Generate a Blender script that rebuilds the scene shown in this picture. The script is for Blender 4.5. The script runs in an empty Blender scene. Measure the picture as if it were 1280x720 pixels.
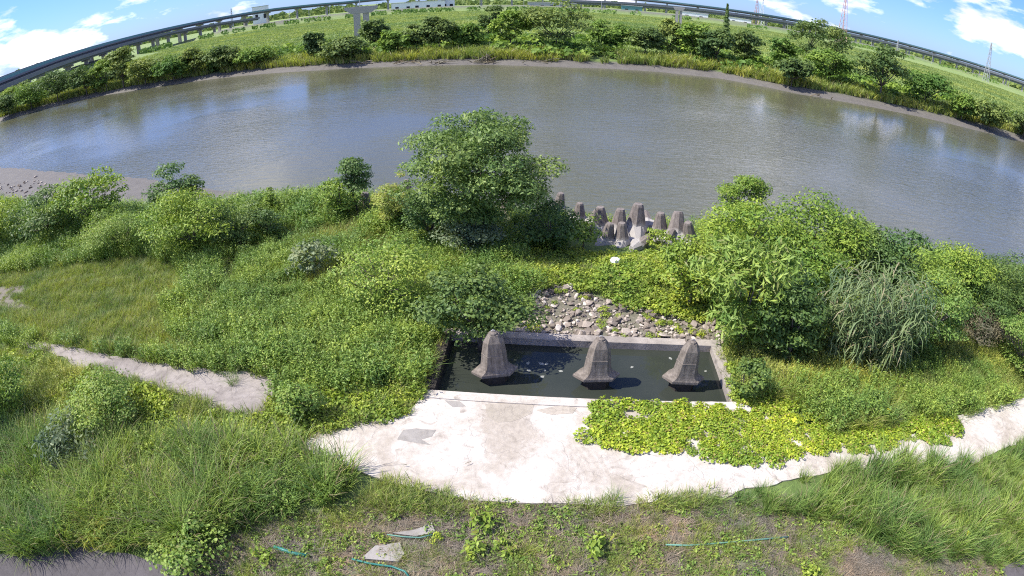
import bpy, math, random
import numpy as np
from mathutils import Vector, noise as mnoise
rnd = random.Random(7); RS = np.random.RandomState(11)
sc = bpy.context.scene; COL = sc.collection
R = math.radians

# ---------------------------------------------------------------- camera (wide 105 degree fisheye security lens on a 10 m mast)
F = 698.0; PITCH = R(29.7); ROLL = R(0.4); H = 10.0
cam_d = bpy.data.cameras.new('camera'); cam = bpy.data.objects.new('camera', cam_d); COL.objects.link(cam); sc.camera = cam
cam_d.type = 'PANO'; cam_d.panorama_type = 'FISHEYE_LENS_POLYNOMIAL'
cam_d.sensor_fit = 'HORIZONTAL'; cam_d.sensor_width = 36.0; cam_d.sensor_height = 20.25
cam_d.fisheye_fov = math.pi
cam_d.fisheye_polynomial_k0 = 0.0; cam_d.fisheye_polynomial_k1 = -1.0/(F*36.0/1280.0)
cam_d.fisheye_polynomial_k2 = 0.0; cam_d.fisheye_polynomial_k3 = 0.0; cam_d.fisheye_polynomial_k4 = 0.0
cam_d.clip_start = 0.1; cam_d.clip_end = 9000
cam.location = (0, 0, H)
from mathutils import Matrix
cam.rotation_euler = (Matrix.Rotation(R(90)-PITCH, 3, 'X') @ Matrix.Rotation(ROLL, 3, 'Z')).to_euler()

# ---------------------------------------------------------------- sky and sun
SUN_EL, SUN_AZ = R(52), R(268)          # azimuth clockwise from +Y
w = bpy.data.worlds.new('World'); sc.world = w; w.use_nodes = True
nt = w.node_tree; nt.nodes.clear()
def N(nt, t, **k):
    n = nt.nodes.new(t)
    for a, b in k.items(): setattr(n, a, b)
    return n
sky = N(nt, 'ShaderNodeTexSky', sky_type='NISHITA', sun_disc=False, sun_elevation=SUN_EL, sun_rotation=SUN_AZ)
sky.air_density = 1.0; sky.dust_density = 0.3; sky.ozone_density = 4.0
tc = N(nt, 'ShaderNodeTexCoord')
mp = N(nt, 'ShaderNodeMapping'); mp.inputs['Scale'].default_value = (1, 1, 3.2); mp.inputs['Location'].default_value = (3.1, 0.4, 0.0)
nz = N(nt, 'ShaderNodeTexNoise'); nz.inputs['Scale'].default_value = 3.6; nz.inputs['Detail'].default_value = 8; nz.inputs['Roughness'].default_value = 0.58
rp = N(nt, 'ShaderNodeValToRGB'); rp.color_ramp.elements[0].position = 0.52; rp.color_ramp.elements[1].position = 0.61
tint = N(nt, 'ShaderNodeMix', data_type='RGBA', blend_type='MULTIPLY'); tint.inputs[0].default_value = 1.0
tint.inputs[7].default_value = (0.33, 0.46, 0.86, 1)
cl = N(nt, 'ShaderNodeMix', data_type='RGBA'); nz2 = N(nt, 'ShaderNodeTexNoise'); nz2.inputs['Scale'].default_value = 9; nz2.inputs['Detail'].default_value = 7
rp2 = N(nt, 'ShaderNodeValToRGB'); rp2.color_ramp.elements[0].position = .38; rp2.color_ramp.elements[1].position = .6; rp2.color_ramp.elements[0].color = (5.2, 5.0, 5.9, 1); rp2.color_ramp.elements[1].color = (8.6, 8.4, 8.8, 1)
nt.links.new(mp.outputs[0], nz2.inputs['Vector']); nt.links.new(nz2.outputs['Fac'], rp2.inputs[0]); nt.links.new(rp2.outputs[0], cl.inputs[7])
bg = N(nt, 'ShaderNodeBackground'); bg.inputs['Strength'].default_value = 0.145
out = N(nt, 'ShaderNodeOutputWorld')
L = nt.links.new
L(tc.outputs['Generated'], mp.inputs[0]); L(mp.outputs[0], nz.inputs['Vector']); L(nz.outputs['Fac'], rp.inputs[0])
L(sky.outputs[0], tint.inputs[6]); L(tint.outputs[2], cl.inputs[6]); L(rp.outputs[0], cl.inputs[0])
L(cl.outputs[2], bg.inputs[0]); L(bg.outputs[0], out.inputs[0])
sd = bpy.data.lights.new('sun', 'SUN'); sd.energy = 4.2; sd.angle = R(0.53); sd.color = (1.0, 0.955, 0.88)
sun = bpy.data.objects.new('sun', sd); COL.objects.link(sun)
sv = Vector((math.sin(SUN_AZ)*math.cos(SUN_EL), math.cos(SUN_AZ)*math.cos(SUN_EL), math.sin(SUN_EL)))
sun.rotation_euler = sv.to_track_quat('Z', 'Y').to_euler(); sun.location = (-30, 0, 40)
sc.view_settings.view_transform = 'Standard'; sc.view_settings.look = 'None'
sc.view_settings.exposure = 0.82; sc.view_settings.gamma = 1.0
sc.cycles.filter_width = 1.1; sc.cycles.use_denoising = False; sc.cycles.max_bounces = 6; sc.cycles.transparent_max_bounces = 4

# ---------------------------------------------------------------- geometry of the place
def ray(px, py):
    x = px-640.0; y = 360.0-py
    c, s_ = math.cos(ROLL), math.sin(ROLL)
    x, y = x*c-y*s_, x*s_+y*c
    r = math.hypot(x, y) or 1e-9; t = r/F; s = math.sin(t)/r
    cx, cy, cz = x*s, y*s, math.cos(t)
    return (cx, cy*math.sin(PITCH)+cz*math.cos(PITCH), cy*math.cos(PITCH)-cz*math.sin(PITCH))
def G(px, py, z=0.0):
    d = ray(px, py)
    if d[2] > -1e-4: d = (d[0], d[1], -1e-4)
    k = (z-H)/d[2]; return (d[0]*k, d[1]*k)
WL = -1.3
NEAR = [(-400, 110)]+[G(x, y, WL) for x, y in [(0,208),(100,217),(200,225),(300,240),(400,248),(500,265),(640,276),(760,284),(900,292),(1000,305),(1100,318),(1200,335),(1280,350)]]+[(80, 8), (400, -60)]
FAR = [(-900, 150), (-300, 118)]+[G(x, y, WL) for x, y in [(0,152),(100,125),(200,108),(300,95),(400,88),(500,83),(600,81),(700,84),(800,88),(900,98),(1000,118),(1100,136),(1200,158),(1280,178)]]+[(200, 64), (900, 40)]
NX, NY = np.array(NEAR).T; FX, FY = np.array(FAR).T
def vnoise(x, y, sc_=1.0, seed=0):
    x = np.asarray(x, float)/sc_+seed*17.3; y = np.asarray(y, float)/sc_+seed*9.1
    xi = np.floor(x).astype(np.int64); yi = np.floor(y).astype(np.int64); fx = x-xi; fy = y-yi
    def h(a, b):
        n = (a*374761393+b*668265263+seed*1442695) & 0x7fffffff
        n = ((n ^ (n >> 13))*1274126177) & 0x7fffffff
        return ((n ^ (n >> 16)) & 0xffff)/65535.0
    u = fx*fx*(3-2*fx); v = fy*fy*(3-2*fy)
    return (h(xi, yi)*(1-u)+h(xi+1, yi)*u)*(1-v)+(h(xi, yi+1)*(1-u)+h(xi+1, yi+1)*u)*v
def fbm(x, y, s, seed=0, o=4):
    r = 0; a = .5; t = 0
    for i in range(o): r = r+a*vnoise(x, y, s/2**i, seed+i); t += a; a *= .5
    return r/t
def sm(a, b, x): t = np.clip((np.asarray(x, float)-a)/(b-a), 0, 1); return t*t*(3-2*t)
def mudw(x): return np.interp(x, [-80, -30, -18, -11, -6, 2, 60], [11, 8.5, 5.0, 1.8, .6, .4, .4])
def fmud(x): return np.interp(x, [-300, -140, -60, 0, 35, 60, 100], [3.5, 4, 3.8, 3.2, 4.0, 5.5, 6.0])
def TZ(x, y):
    x = np.asarray(x, float); y = np.asarray(y, float)
    s = np.interp(x, NX, NY)-y+(fbm(x, y, 4, 3)-.5)*.8
    m = mudw(x)
    zn = np.where(s < 0, WL+s*.12, np.where(s < m, WL+.4*s/m, WL+.4+(-WL-.4)*sm(0, 3.6, s-m)))
    zn = zn+.45*np.exp(-((y-17.6)/1.7)**2)*sm(-3, 0, x)*(1-sm(8, 11, x))
    zn = zn+(fbm(x, y, 3.5, 5)-.5)*.22*sm(12.5, 15.5, y)*(s > m) + (fbm(x, y, 1.0, 8)-.5)*.05
    zn = np.maximum(zn, -3)
    t = y-np.interp(x, FX, FY)+(fbm(x, y, 9, 21)-.5)*1.6
    wf = fmud(x)
    zf = np.where(t < 0, WL+t*.1, np.where(t < wf, WL+.85*t/wf, WL+.85+.8*sm(0, 7, t-wf)))
    zf = np.maximum(zf, -3)
    rr = np.hypot(x, y); az = np.degrees(np.arctan2(x, y))
    ld = LD(az)
    zf = zf+(fbm(x, y, 60, 31)-.5)*.9*sm(0, 60, t)+4.2*sm(ld-14, ld-4, rr)*(1-sm(ld+8, ld+25, rr))
    return np.where(y < (np.interp(x, NX, NY)+np.interp(x, FX, FY))/2, zn, zf)
def LD(az): return np.interp(az, [-60, -51, -42, -30, -10, 5, 20, 30, 40, 52, 60], [190, 215, 300, 420, 450, 450, 480, 560, 640, 690, 700])
def at(px, py):
    """point of the ground that the sight line through a photo point meets"""
    z = 0.0
    for _ in range(12):
        x, y = G(px, py, z); z = .5*z+.5*float(TZ(x, y))
    return x, y, float(TZ(x, y))

# ---------------------------------------------------------------- tagging
def tag(o, label=None, cat=None, group=None, kind=None):
    if label: o['label'] = label
    if cat: o['category'] = cat
    if group: o['group'] = group
    if kind: o['kind'] = kind
    return o
def link(o, parent=None):
    COL.objects.link(o)
    if parent: o.parent = parent
    return o
def empty(name, loc=(0, 0, 0), rz=0):
    o = bpy.data.objects.new(name, None); COL.objects.link(o); o.location = loc; o.rotation_euler = (0, 0, rz); o.empty_display_size = .2; return o
def mesh(name, v, f, mats, smooth=False, mi=None):
    me = bpy.data.meshes.new(name)
    if isinstance(v, np.ndarray) and isinstance(f, np.ndarray):
        nf, k = f.shape
        me.vertices.add(len(v)); me.vertices.foreach_set('co', v.astype(np.float32).ravel())
        me.loops.add(nf*k); me.loops.foreach_set('vertex_index', f.astype(np.int32).ravel())
        me.polygons.add(nf); me.polygons.foreach_set('loop_start', np.arange(0, nf*k, k, dtype=np.int32))
        me.update(calc_edges=True)
    else:
        me.from_pydata([tuple(p) for p in v], [], [tuple(q) for q in f]); me.update()
    for m in (mats if isinstance(mats, (list, tuple)) else [mats]): me.materials.append(m)
    if mi is not None: me.polygons.foreach_set('material_index', np.asarray(mi, dtype=np.int32))
    if smooth: me.polygons.foreach_set('use_smooth', [True]*len(me.polygons))
    return me
def obj(name, v, f, mats, parent=None, smooth=False, mi=None, loc=None):
    o = bpy.data.objects.new(name, mesh(name, v, f, mats, smooth, mi)); link(o, parent)
    if loc: o.location = loc
    return o

# ---------------------------------------------------------------- materials
def mat(name):
    m = bpy.data.materials.new(name); m.use_nodes = True; t = m.node_tree; t.nodes.clear()
    return m, t
def nodes_noise(t, scale, detail=5, rough=.6, vec=None, dist=0):
    n = N(t, 'ShaderNodeTexNoise'); n.inputs['Scale'].default_value = scale; n.inputs['Detail'].default_value = detail
    n.inputs['Roughness'].default_value = rough; n.inputs['Distortion'].default_value = dist
    if vec is not None: t.links.new(vec, n.inputs['Vector'])
    return n.outputs['Fac']
def ramp(t, fac, stops):
    r = N(t, 'ShaderNodeValToRGB'); e = r.color_ramp.elements
    while len(e) < len(stops): e.new(.5)
    for q, (p, c) in zip(e, stops):
        q.position = p; q.color = (*c, 1) if len(c) == 3 else c
    t.links.new(fac, r.inputs[0]); return r.outputs[0]
def mix(t, fac, a, b, mode='MIX'):
    m = N(t, 'ShaderNodeMix', data_type='RGBA', blend_type=mode)
    for s, v in ((0, fac), (6, a), (7, b)):
        if hasattr(v, 'links'): t.links.new(v, m.inputs[s])
        else: m.inputs[s].default_value = v if s == 0 else (*v, 1)
    return m.outputs[2]
def bump(t, h, s, d=.05):
    b = N(t, 'ShaderNodeBump'); b.inputs['Strength'].default_value = s; b.inputs['Distance'].default_value = d
    t.links.new(h, b.inputs['Height']); return b.outputs[0]
def math_(t, op, a, b=None, clamp=False):
    m = N(t, 'ShaderNodeMath', operation=op, use_clamp=clamp)
    for i, v in ((0, a), (1, b)):
        if v is None: continue
        if hasattr(v, 'links'): t.links.new(v, m.inputs[i])
        else: m.inputs[i].default_value = v
    return m.outputs[0]
def finish(t, col, rough=.85, nrm=None, spec=.3):
    p = N(t, 'ShaderNodeBsdfPrincipled'); o = N(t, 'ShaderNodeOutputMaterial')
    if hasattr(col, 'links'): t.links.new(col, p.inputs['Base Color'])
    else: p.inputs['Base Color'].default_value = (*col, 1)
    if hasattr(rough, 'links'): t.links.new(rough, p.inputs['Roughness'])
    else: p.inputs['Roughness'].default_value = rough
    p.inputs['Specular IOR Level'].default_value = spec
    if nrm is not None: t.links.new(nrm, p.inputs['Normal'])
    t.links.new(p.outputs[0], o.inputs[0]); return p
def gpos(t): return N(t, 'ShaderNodeNewGeometry').outputs['Position']
def leafmat(name, dark, light, odd=None, odd_at=.9, trans=.3, patch=.45, rough=.5, spec=.25):
    """leaf colours vary leaf by leaf, plant by plant and in drifts over the ground"""
    m, t = mat(name); K = (1.0, 1.0, 1.0) if light[0] > light[1] else (2.3, 1.75, 2.3); dark = tuple(a*b for a, b in zip(dark, K)); light = tuple(a*b for a, b in zip(light, K))
    g = N(t, 'ShaderNodeNewGeometry'); oi = N(t, 'ShaderNodeObjectInfo')
    c = mix(t, g.outputs['Random Per Island'], dark, light)
    n = nodes_noise(t, patch, 3, .6, g.outputs['Position'])
    c = mix(t, .8, c, ramp(t, n, [(.32, (.62, .75, .72)), (.68, (1.35, 1.18, .85))]), 'MULTIPLY')
    c = mix(t, 1.0, c, ramp(t, oi.outputs['Random'], [(0, (.72, .8, .8)), (.55, (1, 1, 1)), (1, (1.3, 1.2, 1.0))]), 'MULTIPLY')
    if odd:
        k = ramp(t, math_(t, 'FRACT', math_(t, 'MULTIPLY', g.outputs['Random Per Island'], 37.7)), [(odd_at-.01, (0, 0, 0)), (odd_at, (1, 1, 1))])
        c = mix(t, k, c, odd)
    p = N(t, 'ShaderNodeBsdfPrincipled'); p.inputs['Roughness'].default_value = rough; p.inputs['Specular IOR Level'].default_value = spec
    tr = N(t, 'ShaderNodeBsdfTranslucent'); ms = N(t, 'ShaderNodeMixShader'); ms.inputs[0].default_value = trans
    o = N(t, 'ShaderNodeOutputMaterial')
    t.links.new(c, p.inputs['Base Color']); t.links.new(mix(t, 1.0, c, (1.12, 1.2, .65), 'MULTIPLY'), tr.inputs[0])
    t.links.new(p.outputs[0], ms.inputs[1]); t.links.new(tr.outputs[0], ms.inputs[2]); t.links.new(ms.outputs[0], o.inputs[0])
    return m
M = {}
M['grass'] = leafmat('grass_blades', (.045, .11, .022), (.15, .265, .055), (.34, .28, .16), .93)
M['grass_y'] = leafmat('yellow_green_grass', (.10, .17, .03), (.20, .28, .06), (.33, .27, .13), .9)
M['grass_short'] = leafmat('short_grass', (.085, .16, .03), (.165, .25, .06), (.33, .28, .15), .9)
M['herb'] = leafmat('herb_leaves', (.055, .13, .02), (.15, .26, .05), (.22, .24, .07), .93)
M['vine'] = leafmat('vine_leaves', (.07, .15, .012), (.20, .32, .035), (.36, .29, .09), .92)
M['vine_g'] = leafmat('green_vine_leaves', (.075, .15, .016), (.19, .30, .04), (.26, .27, .05), .93)
M['tree'] = leafmat('tree_leaves', (.035, .085, .02), (.10, .19, .05), None)
M['bush_b'] = leafmat('bright_bush_leaves', (.05, .12, .015), (.15, .26, .035), (.25, .3, .05), .95)
M['bush_d'] = leafmat('dark_bush_leaves', (.03, .075, .018), (.085, .16, .035), None)
M['bush_g'] = leafmat('grey_green_leaves', (.055, .10, .045), (.13, .20, .09), None)
M['reed'] = leafmat('cane_leaves', (.06, .115, .04), (.15, .225, .085), (.33, .29, .17), .92)
M['straw'] = leafmat('dry_straw', (.15, .12, .105), (.36, .30, .27), None, trans=.15)
M['straw_d'] = leafmat('dead_brown_twigs', (.11, .092, .062), (.23, .20, .145), None, trans=.05)
M['far'] = leafmat('far_bank_leaves', (.04, .085, .025), (.105, .18, .05), None, patch=.12, spec=.08)
M['far_b'] = leafmat('far_bank_bright_leaves', (.045, .11, .02), (.11, .21, .04), None, patch=.12, spec=.08)
M['far_grass'] = leafmat('far_field_grass', (.085, .155, .045), (.145, .23, .07), None, patch=.03, spec=.08)
M['far_reed'] = leafmat('far_bank_reeds', (.09, .16, .03), (.20, .28, .06), (.3, .27, .13), .9, patch=.08)

def m_bark():
    m, t = mat('bark'); p = gpos(t)
    finish(t, ramp(t, nodes_noise(t, 9, 5, .6, p), [(.3, (.07, .055, .045)), (.7, (.20, .17, .14))]), .9, bump(t, nodes_noise(t, 30, 4, .6, p), .6)); return m
M['bark'] = m_bark()
def m_ground():
    m, t = mat('ground_soil'); p = gpos(t)
    a = N(t, 'ShaderNodeAttribute', attribute_name='zone'); sp = N(t, 'ShaderNodeSeparateColor'); t.links.new(a.outputs['Color'], sp.inputs[0])
    n1 = nodes_noise(t, .9, 6, .6, p); n2 = nodes_noise(t, 9, 6, .7, p); n3 = nodes_noise(t, .018, 7, .62, p)
    soil = mix(t, .5, ramp(t, n2, [(.3, (.10, .085, .07)), (.7, (.26, .225, .19))]), ramp(t, n1, [(.3, (.14, .13, .085)), (.7, (.25, .215, .18))]))
    green = mix(t, .6, ramp(t, n2, [(.3, (.06, .10, .025)), (.7, (.17, .24, .07))]), ramp(t, n1, [(.35, (.08, .13, .03)), (.7, (.17, .22, .07))]))
    mud = mix(t, .5, ramp(t, n2, [(.3, (.10, .092, .078)), (.7, (.17, .155, .135))]), ramp(t, n1, [(.3, (.105, .096, .082)), (.7, (.18, .165, .142))]))
    fieldc = mix(t, .5, ramp(t, n3, [(.3, (.13, .21, .06)), (.5, (.20, .28, .08)), (.72, (.29, .31, .12))]), ramp(t, nodes_noise(t, .35, 6, .75, p), [(.3, (.13, .19, .05)), (.7, (.27, .33, .11))]))
    c = mix(t, sp.outputs[0], soil, green); c = mix(t, sp.outputs[1], c, mud); c = mix(t, sp.outputs[2], c, fieldc)
    ro = math_(t, 'SUBTRACT', .95, math_(t, 'MULTIPLY', sp.outputs[1], .25))
    finish(t, c, ro, bump(t, nodes_noise(t, 14, 8, .7, p), .7, .06), .3); return m
M['ground'] = m_ground()
def m_river():
    m, t = mat('river_water'); p = gpos(t)
    mp = N(t, 'ShaderNodeMapping'); mp.inputs['Scale'].default_value = (.7, 1.5, 1); mp.inputs['Rotation'].default_value = (0, 0, R(-22)); t.links.new(p, mp.inputs[0])
    v = mp.outputs[0]
    a = nodes_noise(t, 1.5, 4, .6, v, .4); b = nodes_noise(t, .45, 3, .5, v)
    w_ = nodes_noise(t, .022, 3, .55, p)
    amp = ramp(t, w_, [(.42, (.18, .18, .18)), (.56, (1, 1, 1))])
    hgt = math_(t, 'MULTIPLY', math_(t, 'ADD', a, math_(t, 'MULTIPLY', b, .8)), amp)
    c = ramp(t, nodes_noise(t, .03, 4, .5, p), [(.3, (.088, .09, .048)), (.7, (.112, .111, .066))])
    pr = finish(t, c, .12, bump(t, hgt, .8, .13), .5); pr.inputs['IOR'].default_value = 1.333; return m
M['river'] = m_river()
def m_pool():
    m, t = mat('pool_water'); p = gpos(t)
    c = ramp(t, nodes_noise(t, .5, 4, .5, p), [(.3, (.028, .034, .026)), (.7, (.045, .05, .040))])
    pr = finish(t, c, .05, bump(t, nodes_noise(t, 3, 3, .5, p), .05, .05), .5); pr.inputs['IOR'].default_value = 1.333; return m
M['pool'] = m_pool()
def m_slab(name, bright, tan, dirt, stain=.5):
    m, t = mat(name); p = gpos(t)
    big = nodes_noise(t, .55, 7, .62, p, .8); fine = nodes_noise(t, 7, 8, .75, p); mid = nodes_noise(t, 1.7, 6, .65, p, 1.5)
    c = mix(t, ramp(t, big, [(.40, (0, 0, 0)), (.56, (1, 1, 1))]), tan, bright)
    c = mix(t, math_(t, 'MULTIPLY', ramp(t, mid, [(.56, (0, 0, 0)), (.72, (1, 1, 1))]), stain), c, dirt)
    c = mix(t, .8, c, ramp(t, fine, [(.3, (.72, .70, .68)), (.6, (1.04, 1.03, 1.02))]), 'MULTIPLY')
    vr = N(t, 'ShaderNodeTexVoronoi', feature='DISTANCE_TO_EDGE'); vr.inputs['Scale'].default_value = .42
    wv = N(t, 'ShaderNodeVectorMath', operation='ADD'); nn = N(t, 'ShaderNodeTexNoise'); nn.inputs['Scale'].default_value = 1.6; nn.inputs['Detail'].default_value = 5
    t.links.new(p, nn.inputs['Vector']); sc2 = N(t, 'ShaderNodeVectorMath', operation='SCALE'); sc2.inputs['Scale'].default_value = 1.1
    t.links.new(nn.outputs['Color'], sc2.inputs[0]); t.links.new(p, wv.inputs[0]); t.links.new(sc2.outputs[0], wv.inputs[1]); t.links.new(wv.outputs[0], vr.inputs['Vector'])
    crack = ramp(t, vr.outputs['Distance'], [(.002, (1, 1, 1)), (.009, (0, 0, 0))])
    c = mix(t, math_(t, 'MULTIPLY', crack, .18), c, (.22, .19, .16))
    h = math_(t, 'SUBTRACT', fine, math_(t, 'MULTIPLY', crack, .6))
    finish(t, c, .9, bump(t, h, .5, .02), .25); return m
M['slab'] = m_slab('bleached_concrete', (.55, .51, .45), (.40, .355, .295), (.24, .205, .165), .8)
M['path'] = m_slab('worn_path_concrete', (.33, .295, .265), (.22, .195, .175), (.14, .12, .105), .8)
M['patch'] = m_slab('grey_mortar_patch', (.32, .30, .27), (.27, .25, .22), (.2, .18, .16), .6)
M['patch_t'] = m_slab('tan_mortar_patch', (.42, .375, .31), (.36, .32, .26), (.3, .27, .2), .5)
M['rim'] = m_slab('pool_wall_concrete', (.38, .34, .30), (.28, .25, .22), (.15, .13, .115), .8)
M['asphalt'] = m_slab('grey_weathered_paving', (.115, .105, .108), (.095, .088, .09), (.07, .063, .065), .5)
def m_conc(name, lo, hi, streak=True, white=None):
    m, t = mat(name); tc = N(t, 'ShaderNodeTexCoord'); p = tc.outputs['Object']
    mp = N(t, 'ShaderNodeMapping'); mp.inputs['Scale'].default_value = (1, 1, .12); t.links.new(p, mp.inputs[0])
    c = mix(t, .5, ramp(t, nodes_noise(t, 5, 7, .7, p), [(.3, lo), (.7, hi)]), ramp(t, nodes_noise(t, 14, 5, .65, mp.outputs[0]), [(.35, lo), (.68, hi)]))
    if white:
        s = N(t, 'ShaderNodeSeparateXYZ'); t.links.new(p, s.inputs[0])
        k = math_(t, 'ADD', s.outputs[2], math_(t, 'MULTIPLY', math_(t, 'SUBTRACT', nodes_noise(t, 2.5, 5, .6, p), .5), .5))
        c = mix(t, ramp(t, k, [(.26, (1, 1, 1)), (.40, (0, 0, 0))]), c, mix(t, nodes_noise(t, 4, 6, .7, p), white, tuple(q*.6 for q in white)))
    finish(t, c, .92, bump(t, nodes_noise(t, 26, 6, .7, p), .6, .02), .2); return m
M['wet_shade'] = m_conc('wet_shaded_concrete', (.02, .018, .015), (.07, .06, .05))  # near-black tone: damp plus painted-in shade, for left basin wall and block columns
M['bell'] = m_conc('weathered_block_concrete', (.075, .062, .05), (.31, .265, .22))
M['armour'] = m_conc('shore_block_concrete', (.09, .075, .068), (.28, .245, .22), True, (.44, .41, .38))
M['viaduct'] = m_conc('viaduct_concrete', (.12, .13, .145), (.20, .21, .235))
M['pier'] = m_conc('bridge_pier_concrete', (.26, .24, .23), (.46, .43, .41))
M['white'] = m_conc('white_cladding', (.62, .63, .66), (.8, .8, .82))
M['teal'] = m_conc('blue_green_panel', (.09, .21, .22), (.15, .30, .31))
M['metal'] = m_conc('grey_metal', (.3, .3, .31), (.45, .45, .46))
M['red'] = m_conc('red_paint', (.45, .26, .24), (.58, .36, .33))
M['dark'] = m_conc('dark_opening', (.02, .02, .022), (.05, .05, .055))
def stone_m():
    m, t = mat('river_stone'); oi = N(t, 'ShaderNodeObjectInfo'); g = N(t, 'ShaderNodeNewGeometry')
    rr = math_(t, 'FRACT', math_(t, 'ADD', oi.outputs['Random'], g.outputs['Random Per Island']))
    c = ramp(t, rr, [(0, (.14, .115, .09)), (.45, (.29, .24, .195)), (.8, (.47, .40, .33)), (1, (.66, .59, .50))])
    c = mix(t, .7, c, ramp(t, nodes_noise(t, 12, 5, .7, g.outputs['Position']), [(.3, (.6, .6, .6)), (.7, (1.1, 1.1, 1.1))]), 'MULTIPLY')
    finish(t, c, .85, None, .3); return m
M['stone'] = stone_m()
def plain(name, c, r=.5): m, t = mat(name); finish(t, c, r); return m
M['tealpipe'] = plain('green_plastic', (.03, .17, .14), .4)
M['tealdull'] = plain('faded_green_hose', (.12, .26, .20), .6)
M['yellow'] = plain('yellow_leaf', (.75, .72, .05), .6)
M['litter'] = plain('pale_litter', (.27, .275, .24), .6)

# ---------------------------------------------------------------- zones in plan
def poly_px(pts, z=0.0): return np.array([G(x, y, z) for x, y in pts])
def inside(P, x, y):
    x = np.asarray(x); y = np.asarray(y); r = np.zeros(x.shape, bool); n = len(P)
    for i in range(n):
        x1, y1 = P[i]; x2, y2 = P[(i+1) % n]
        c = ((y1 > y) != (y2 > y)) & (x < (x2-x1)*(y-y1)/((y2-y1)+1e-12)+x1); r ^= c
    return r
# pool rectangle (inner), turned slightly clockwise
PA = R(-4.4); PC = np.array(G(544, 490)); pu = np.array([math.cos(PA), math.sin(PA)]); pv = np.array([-pu[1], pu[0]])
PW, PD, WT = 8.25, 2.72, .34
def pool_pt(u, v, z=0.0): p = PC+pu*u+pv*v; return (p[0], p[1], z)
def pool_uv(x, y): dx = np.asarray(x)-PC[0]; dy = np.asarray(y)-PC[1]; return dx*pu[0]+dy*pu[1], dx*pv[0]+dy*pv[1]
SLAB = np.array([G(*p) for p in [(374,560),(404,540),(440,530),(480,524),(508,519),(520,505),(528,486)]]+[tuple(pool_pt(-.2, -.02)[:2]), tuple(pool_pt(PW+.35, -.02)[:2]), (7.4, 10.3), (9.0, 9.6)]+[G(*p) for p in [(1130,548),(1190,524),(1230,508),(1290,496),(1330,520),(1290,548),(1220,578),(1150,583),(1060,588),(980,602),(900,622),(780,634),(640,630),(560,622),(500,606),(446,588),(400,576)]])
PATH = poly_px([(24,424),(60,429),(120,440),(230,458),(352,472),(346,488),(332,516),(300,520),(268,512),(250,500),(220,490),(190,484),(160,474),(120,462),(96,462),(84,452),(60,440),(24,432)])
ROAD = poly_px([(-60,684),(0,694),(60,690),(110,686),(160,694),(205,708),(240,724),(270,800),(-60,800)])
ROAD2 = poly_px([(1252,712),(1290,690),(1330,740),(1260,760)])
MOWN = poly_px([(215,715),(300,668),(340,648),(440,628),(560,618),(700,622),(860,618),(1000,625),(1060,660),(1180,690),(1270,712),(1300,800),(200,800)])
BARE = [poly_px([(-20,360),(20,358),(38,356),(34,366),(16,372),(28,380),(60,388),(20,390),(-20,384)]), poly_px([(62,352),(96,347),(92,353),(64,357)]), poly_px([(206,370),(232,369),(230,376),(208,376)])]
RIP = poly_px([(668,366),(700,360),(780,378),(850,384),(905,400),(925,424),(900,424),(700,416),(640,414)], .2)

# ---------------------------------------------------------------- ground sheet
def axis(parts):
    a = []
    for lo, hi, st in parts: a += list(np.arange(lo, hi, st))
    return np.array(a)
def geo(a, b, n): return list(np.geomspace(a, b, n))
xs = np.array([-q for q in geo(170, 6000, 22)][::-1]+list(axis([(-165, -45, 2.2), (-45, -22, .8), (-22, -4, .35), (-4, 9, .15), (9, 26, .4), (26, 60, 1.0), (60, 170, 2.2)]))+geo(175, 6000, 22))
ys_ = np.array(list(axis([(-12, 3, 1), (3, 10.5, .3), (10.5, 16, .15), (16, 32, .35), (32, 60, .9), (60, 130, .8)]))+geo(131, 6000, 110))
X, Y = np.meshgrid(xs, ys_); Z = TZ(X, Y)
V = np.stack([X.ravel(), Y.ravel(), Z.ravel()], 1); nx, ny = len(xs), len(ys_)
i = np.arange(ny-1)[:, None]*nx+np.arange(nx-1)[None, :]; i = i.ravel()
Fq = np.stack([i, i+1, i+nx+1, i+nx], 1)
u, v = pool_uv(V[:, 0], V[:, 1]); inn = (u > -WT+.05) & (u < PW+WT-.05) & (v > -.1) & (v < PD+WT-.05)
Fq = Fq[~inn[Fq].any(1)]
g_o = obj('ground', V, Fq, M['ground'], smooth=True); tag(g_o, kind='structure')
xx, yy = V[:, 0], V[:, 1]
s = np.interp(xx, NX, NY)-yy; t_ = yy-np.interp(xx, FX, FY)
nearland = s > 0
green = np.ones(len(V)); br = fbm(xx, yy, 1.6, 41)
green = np.where(inside(MOWN, xx, yy), sm(.45, .62, br)*.6, green)
for b in BARE: green = np.where(inside(b, xx, yy), 0.05, green)
green = np.where(inside(RIP, xx, yy), .12, green)
mud = np.where(yy < (np.interp(xx, NX, NY)+np.interp(xx, FX, FY))/2, 1-sm(.2, 1.2, s-mudw(xx)-(fbm(xx, yy, 3, 6)-.5)*2), 1-sm(-.3, .7, t_-fmud(xx)-(fbm(xx, yy, 5, 7)-.5)*2))
az = np.degrees(np.arctan2(xx, yy)); rr = np.hypot(xx, yy)
lev = sm(LD(az)-14, LD(az)-8, rr)*(1-sm(LD(az)+6, LD(az)+14, rr))*(yy > 130)
mud = np.maximum(mud, lev*.95); mud = np.maximum(mud, .75*sm(LD(az), LD(az)+10, rr)*(1-sm(700, 900, rr))*(yy > 130))
field = sm(3, 12, t_)
ca = g_o.data.color_attributes.new('zone', 'FLOAT_COLOR', 'POINT')
ca.data.foreach_set('color', np.stack([green, mud, field*(1-lev*.9), np.ones(len(V))], 1).astype(np.float32).ravel())
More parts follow.
